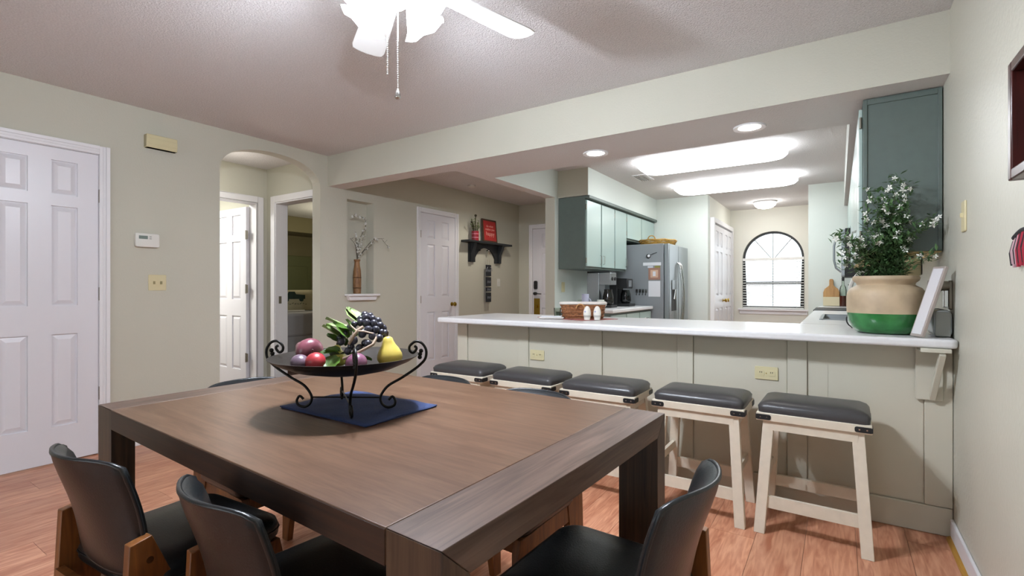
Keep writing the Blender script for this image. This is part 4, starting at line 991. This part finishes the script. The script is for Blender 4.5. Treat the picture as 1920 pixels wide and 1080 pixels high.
for i, (x, y, cc, nm) in enumerate(((-2.33, 4.98, '#b9bcd2', 'pale blue'), (-2.2, 5.10, '#d5d8cf', 'cream'), (-2.42, 5.06, '#9aa89a', 'sage'))):
    t = thing('coffee_mug', '%s mug standing on the left worktop behind the basket' % nm, 'mug', (x, y, CT+.001), 0, 'mugs by the coffee maker')
    hh = .16 if i == 0 else .095
    MB().lathe([(.0001, 0), (.036, 0), (.04, .01), (.04, hh), (.036, hh), (.036, .008), (.0001, .008)], 20).build('cup', mat('mug_%d' % i, cc, .3), t, smooth=50)
    MB().tube([(.038+.028*math.sin(R(a)), 0, hh*.5-.03*math.cos(R(a))) for a in range(0, 181, 20)], .005, 6).build('handle', mat('mug_%d' % i, cc, .3), t, smooth=50)
sp = thing('wall_outlet', 'ivory outlet on the wall under the left kitchen cabinets', 'outlet', (-2.627, 5.02, 1.15), R(90))
MB().prism(rrect(-.035, .035, -.057, .057, .006, 3), 'y', -.006, 0).build('cover_plate', M_ivory, sp)
# right far end: board, bottles
cbd = thing('cutting_board', 'wooden paddle board leaning on the kitchen back wall', 'cutting board', (-.075, 7.235, CT+.001)); cbd.rotation_euler = (R(-7), 0, 0)
pd = rrect(-.085, .085, .0, .13, .012, 3)
MB().prism([(-.085, .115), (.085, .115), (.085, .17), (.07, .215), (.035, .245), (.022, .26), (.022, .325), (.012, .338), (-.012, .338), (-.022, .325), (-.022, .26), (-.035, .245), (-.07, .215), (-.085, .17)], 'y', -.009, .009).build('paddle', wood('acacia', '#a87a46', '#c79a60', .5, 'z', 5, 8), cbd, bevel=.002)
MB().prism([(-.085, .004), (.085, .004), (.085, .115), (-.085, .115)], 'y', -.009, .009).build('pale_end', mat('pale_maple', '#cfc3a0', .5), cbd, bevel=.002)
bt = thing('glass_bottle', 'clear bottle of dark red liquid beside the wooden board', 'bottle', (.045, 7.20, CT+.001))
MB().lathe([(.0001, 0), (.034, 0), (.036, .01), (.036, .20), (.030, .235), (.014, .265), (.013, .31)], 20).build('glass', glass('bottle_glass', (.85, .9, .85)), bt, smooth=50)
MB().lathe([(.0001, .004), (.032, .004), (.033, .012), (.033, .13), (.0001, .13)], 20).build('liquid', mat('red_vinegar', '#6a2416', .2), bt, smooth=50)
MB().lathe([(.014, .31), (.015, .345), (.008, .36), (.006, .385), (.0001, .386)], 14).build('stopper', M_dark, bt, smooth=50)
bt2 = thing('oil_bottle', 'small dark pump bottle right of the red bottle', 'bottle', (.135, 7.20, CT+.001))
MB().lathe([(.0001, 0), (.03, 0), (.032, .15), (.02, .18), (.012, .19), (.012, .21)], 18).build('body', mat('olive_glass', '#5a5f40', .2), bt2, smooth=50)
MB().cyl((0, 0, .21), (0, 0, .26), .006, n=8).bar((-.04, 0, .262), (.012, 0, .262), .014, .012).build('pump', M_dark, bt2)

# ================================================================== HALL
sh = thing('wall_shelf', 'black wooden wall shelf with arched bracket in the hall', 'shelf', (XL, 5.66, 1.76), R(90))
M_blk = mat('black_painted_wood', '#1c2022', .5)
box('board', M_blk, sh, -.52, .52, -.14, 0, 0, .028, bevel=.003)
q = MB(); ap2 = arc(0, -.35, .30, 150, 30, 14)
ap2 = [(x*.93, z) for x, z in ap2]
for a, b in zip(ap2, ap2[1:]): q.prism([(a[0], max(a[1], -.26)), (b[0], max(b[1], -.26)), (b[0], 0), (a[0], 0)], 'y', -.03, 0)
q.box(-.37, ap2[0][0], -.03, 0, -.26, 0).box(ap2[-1][0], .37, -.03, 0, -.26, 0)
q.build('apron', M_blk, sh)
for s in (-1, 1): MB().prism([(0, 0), (-.11, 0), (-.10, -.05), (-.055, -.14), (-.05, -.26), (0, -.26)], 'x', s*.33-.03, s*.33+.03).build('bracket', M_blk, sh, bevel=.003)
hkk = MB().cyl((.02, -.03, -.09), (.02, -.06, -.09), .012, n=12).ball((.02, -.066, -.09), .016, 10, 8).build('peg', M_chrome, sh, smooth=50)
MB().cyl((-.16, -.03, -.09), (-.16, -.055, -.09), .011, n=12).build('peg', M_dark, sh)
rs_ = thing('red_sign', 'square red sign in a dark frame standing on the black shelf', 'sign', (XL+.055, 5.73, 1.789), R(90)); rs_.rotation_euler = (0, R(-6), R(90))
rs_.rotation_euler = (R(-5), 0, R(90))
MB().box(-.17, .17, -.012, .006, 0, .335).build('frame', mat('frame_dark_brown', '#4a3526', .6), rs_)
box('face', mat('sign_red', '#a62a28', .6, var=.1, vscale=10), rs_, -.145, .145, -.014, -.012, .028, .31)
M_txt = mat('sign_lettering', '#d99a90', .6)
for s, z, sz in (('do what', .235, .05), ('makes you', .19, .05), ('happy', .125, .085)): text('lettering', s, sz, M_txt, rs_, (0, -.0148, z), (R(90), 0, 0))
rp = thing('small_plant', 'little green plant in a red plaid can on the shelf', 'plant', (XL+.08, 5.35, 1.789))
MB().lathe([(.0001, 0), (.05, 0), (.05, .13), (.046, .13), (.046, .11), (.0001, .11)], 20).build('can', mat('red_can', '#8a1526', .4, var=.3, vscale=30), rp, smooth=40)
for z in (.035, .085): MB().lathe([(.0508, z), (.0508, z+.012)], 20, close=False).build('stripe', mat('can_stripe', '#c07080', .5), rp)
q = MB(); q2 = MB()
for i in range(14):
    a = rnd.uniform(0, 6.28); hh = rnd.uniform(.08, .2); e = Vector((.05*math.cos(a), .06*math.sin(a), .11+hh)); b_ = Vector((.02*math.cos(a), .02*math.sin(a), .11))
    q.tube([b_, (b_+e)/2+Vector((0, 0, .01)), e], .0025, 5)
    for k in range(6): leaf(q2, b_.lerp(e, .3+.12*k), Vector((rnd.uniform(-1, 1), rnd.uniform(-1, 1), rnd.uniform(0, 1))), .04, .010)
q.tube([(0, 0, .11), (.0, .005, .25), (0, .01, .34)], .006, 6).ball((0, .01, .345), .018, 8, 6).tube([(0, 0, .11), (.02, -.06, .2), (.03, -.11, .235)], .004, 6).ball((.03, -.115, .24), .014, 8, 6)
q.build('stems', mat('dark_stem', '#33301c', .7), rp); q2.build('foliage', mat('shelf_plant_leaf', '#6f8048', .6, var=.3, vscale=40), rp, kind='stuff')
hs_ = thing('hanging_sign', 'black slatted chalk sign hanging from the shelf peg', 'sign', (XL+.05, 5.69, 1.41), R(90))
M_slate = mat('chalk_black', '#23262b', .8); M_chalk = mat('chalk_white', '#9aa0a8', .8)
MB().tube([(-.035, 0, .06), (.0, -.005, .27), (.035, 0, .06)], .003, 6).build('cord', mat('jute', '#a09a88', .9), hs_)
for i, (z0, z1) in enumerate(((-.10, .06), (-.245, -.115), (-.32, -.26), (-.47, -.335))):
    s_ = box('sign_block', M_slate, hs_, -.055, .055, -.015, .005, z0, z1, bevel=.003)
    q = MB(); zc = (z0+z1)/2
    for k in range(5): q.bar((-.035+.015*k, -.0155, zc-.02+.012*(k % 2)), (-.022+.015*k, -.0155, zc+.018-.01*(k % 3)), .005, .001, up=(0, 1, 0))
    q.build('chalk_marks', M_chalk, s_)
MB().tube([(-.03, -.016, .03), (-.06, -.02, .0), (-.075, -.02, -.04)], .004, 6).tube([(.03, -.016, .03), (.06, -.02, .01), (.07, -.02, -.03)], .004, 6).build('ribbon', mat('grey_ribbon', '#9a9ca2', .8), hs_)
sw2 = thing('light_switch', 'pale light switch on the hall wall right of the shelf', 'switch', (XL, 6.02, 1.22), R(90))
MB().prism(rrect(-.036, .036, -.058, .058, .005, 3), 'y', -.006, 0).build('plate', M_plast, sw2, bevel=.001); box('toggle', M_plast, sw2, -.005, .005, -.016, -.006, -.006, .014)
# niche vase
nv = thing('bamboo_vase', 'tall brown carved vase in the wall niche', 'vase', (XL-.045, 3.465, 1.079))
M_bam = wood('bamboo', '#6e4a2c', '#a37a50', .55, 'z', 14, 5, .05, .3)
MB().lathe([(.0001, 0), (.040, 0), (.041, .05), (.040, .06), (.042, .07), (.043, .16), (.041, .17), (.043, .18), (.040, .24), (.030, .30), (.026, .34), (.034, .352), (.034, .365), (.026, .365), (.022, .34), (.0001, .33)], 12).build('body', M_bam, nv, smooth=30)
for z in (.062, .172): MB().lathe([(.042, z-.004), (.046, z), (.042, z+.004)], 16, close=False).build('ring_band', mat('vase_ring', '#5a3d26', .6), nv, smooth=40)
br = thing('blossom_branches', 'dry twigs with white blossoms in the niche vase', 'branches', (XL-.045, 3.465, 1.447))
q = MB(); bls = []
brn = random.Random(5)
for pts_ in ([(0, 0, 0), (.02, -.02, .1), (.03, .02, .24), (.05, .07, .34), (.06, .06, .42), (.06, 0, .45), (.05, -.10, .44)], [(0, 0, 0), (.05, -.05, .10), (.08, -.10, .16), (.10, -.17, .20)], [(0, 0, 0), (.06, .06, .12), (.10, .13, .22), (.13, .22, .23), (.15, .29, .15)], [(0, 0, 0), (.02, .0, .12), (.02, -.03, .22), (.03, -.04, .28)], [(0, 0, 0), (.05, .05, .09), (.08, .12, .15), (.10, .15, .23)], [(0, 0, 0), (.04, .02, .15), (.04, .06, .27)], [(0, 0, 0), (.03, -.03, .13), (.06, -.07, .21)]):
    # smooth polyline
    P_ = [Vector(p) for p in pts_]; S_ = []
    for a, b in zip(P_, P_[1:]):
        for k in range(4): S_.append(a.lerp(b, k/4))
    S_.append(P_[-1]); q.tube(S_, [.0032-.0018*i/len(S_) for i in range(len(S_))], 5)
    for p in S_[3:]:
        if brn.random() < .55: bls.append(p+Vector((brn.uniform(0, .01), brn.uniform(-.015, .015), brn.uniform(-.015, .015))))
        e = p+Vector((brn.uniform(0, .02), brn.uniform(-.03, .03), brn.uniform(-.02, .03))); q.tube([p, e], .0012, 4)
q.build('twigs', mat('grey_twig', '#57534a', .8), br)
b0 = None
for p in bls+[Vector((.03+.01*k, .02*math.sin(k*2.), .03+.025*k)) for k in range(7)]:
    if b0 is None: b0 = MB().ball((0, 0, 0), .011, 8, 6).build('blossom', mat('blossom_white', '#c9cac4', .8), br, smooth=60); o = b0
    else: o = b0.copy(); col.objects.link(o); o.parent = br
    o.location = p; s = brn.uniform(.5, 1.2); o.scale = (s, s, s*1.3)

# ================================================================== LEFT WALL DEVICES
th = thing('thermostat', 'white thermostat on the left wall above the light switch', 'thermostat', (XL, 1.53, 1.488), R(90))
MB().prism(rrect(-.075, .075, -.05, .05, .012, 4), 'y', -.028, 0).build('housing', M_plast, th, bevel=.004)
box('display', mat('lcd_grey', '#6f7d76', .3), th, -.055, .0, -.0292, -.028, .008, .032)
for k in range(2): box('button', mat('button_grey', '#a9aaa4', .5), th, .01, .024, -.0295, -.028, .008+.014*k, .017+.014*k)
db = thing('door_chime', 'ivory door chime box high on the left wall', 'door chime', (XL, 1.615, 2.215), R(90))
MB().prism(rrect(-.10, .10, -.048, .048, .004, 2), 'y', -.05, 0).build('cover', M_ivory, db, bevel=.004)
MB().box(-.099, .099, -.053, -.05, -.02, .02).build('ridge', M_ivory, db, bevel=.002)
sw = thing('light_switch', 'ivory double light switch on the left wall under the thermostat', 'switch', (XL, 1.60, 1.18), R(90))
MB().prism(rrect(-.058, .058, -.058, .058, .005, 3), 'y', -.006, 0).build('plate', M_ivory, sw, bevel=.002)
for s in (-1, 1): MB().box(s*.023-.005, s*.023+.005, -.017, -.006, -.012, .010).build('toggle', mat('ivory_dark', '#8e8560', .5), sw)
# right wall
sw3 = thing('light_switch', 'ivory switch plate on the right wall above the toaster', 'switch', (XR, 2.74, 1.437), R(-90))
MB().prism(rrect(-.036, .036, -.063, .063, .005, 3), 'y', -.007, 0).build('plate', M_ivory, sw3, bevel=.002); box('toggle', M_ivory, sw3, -.005, .005, -.016, -.007, -.004, .014)
pf_ = thing('framed_picture', 'deep mahogany picture frame cropped at the right edge', 'picture frame', (XR, 1.64, 1.598), R(-90))
M_mah = wood('mahogany', '#2e0f0d', '#4f1d18', .3, 'z', 4, 10)
# local x runs towards -Y, so the visible edge is at negative x
W2, H2 = .265, .162
for (a, b, c, d) in ((-W2, -W2+.03, -H2, H2), (W2-.03, W2, -H2, H2), (-W2+.03, W2-.03, H2-.03, H2), (-W2+.03, W2-.03, -H2, -H2+.03)): box('frame_side', M_mah, pf_, a, b, -.045, 0, c, d, bevel=.004)
box('backing', mat('picture_dark', '#2a1f1c', .5), pf_, -W2+.03, W2-.03, -.012, -.002, -H2+.03, H2-.03)
ts = thing('fringe_hanging', 'black and red fringed hanging cropped at the right edge', 'wall hanging', (XR, 1.90, 1.24), R(-90))
for k in range(16):
    x = -.095+k*.012; zt = .035-.0+.02*math.sin(min(1, k/8)*1.57); zb_ = -.035+.006*math.sin(k*2.3)
    MB().tube([(x, -.012, zt), (x+.002, -.02, (zt+zb_)/2), (x-.001, -.016, zb_)], .0045, 6).build('tassel', mat('fringe_black', '#1b1a1c', .9) if k % 3 == 0 else (mat('fringe_red', '#8f1e30', .9) if k > 4 else mat('fringe_pale', '#a8888c', .9)), ts)
MB().tube([(-.10+.19*i/10, -.010, .045+.016*math.sin(i/10*3.1)) for i in range(11)], .008, 8).build('cord', mat('fringe_black', '#1b1a1c', .9), ts)

# ================================================================== BEDROOM
bd = thing('bed', 'bed with white cover seen through the bedroom doorway', 'bed', (-7.35, 4.75, 0))
M_sheet = mat('white_bedding', '#a9a6a6', .8, bump=.4, bscale=8)
box('mattress', M_sheet, bd, -1.1, 1.05, -.95, .95, .45, .80, bevel=.05, seg=3); box('skirt', M_sheet, bd, -1.08, 1.03, -.93, .93, .03, .5, bevel=.01)
hb = MB().box(-1.3, -1.22, -1.1, 1.1, .2, 1.75).build('headboard', mat('olive_panel', '#4f5230', .6), bd, bevel=.01)
for k in range(4): box('panel', mat('olive_panel', '#4f5230', .6), hb, -1.22, -1.2, -1.02+.52*k, -.56+.52*k, .5, 1.55, bevel=.005)
pi_ = thing('throw_pillow', 'cream pillow with a dark green truck picture on the bed', 'pillow', (-6.62, 4.27, .965), R(57.5)); pi_.rotation_euler = (R(-20), 0, R(57.5))
def pil(w_, h_, t_): 
    q = MB()
    for s in (1, -1): q.grid(lambda u, v: Vector(((2*u-1)*w_, s*t_*(1-abs(2*u-1)**3)*(1-abs(2*v-1)**3), (2*v-1)*h_)), 12, 12)
    return q
pil(.26, .155, .07).build('cushion', mat('pillow_cream', '#b5ab88', .8), pi_, smooth=70)
tk = MB().prism([(-.20, -.01), (.12, -.01), (.12, .05), (.0, .06), (-.02, .10), (-.10, .10), (-.12, .05), (-.20, .05)], 'y', -.082, -.076).cyl((-.13, -.083, -.02), (-.13, -.075, -.02), .035, n=14).cyl((.07, -.083, -.02), (.07, -.075, -.02), .03, n=14).build('truck_picture', mat('truck_green', '#1d3324', .7), pi_)
q = MB()
for k in range(9): q.bar((-.16+.035*k, -.07, -.09+.01*(k % 2)), (-.14+.035*k, -.07, -.065-.012*(k % 3)), .007, .002, up=(0, 1, 0))
q.build('lettering', mat('truck_green', '#1d3324', .7), pi_)
p2 = thing('throw_pillow', 'dark olive pillow behind the cream pillow', 'pillow', (-6.55, 4.62, .96), R(60)); p2.rotation_euler = (R(-15), 0, R(62))
pil(.22, .16, .07).build('cushion', mat('pillow_olive', '#4a4426', .8), p2, smooth=70)
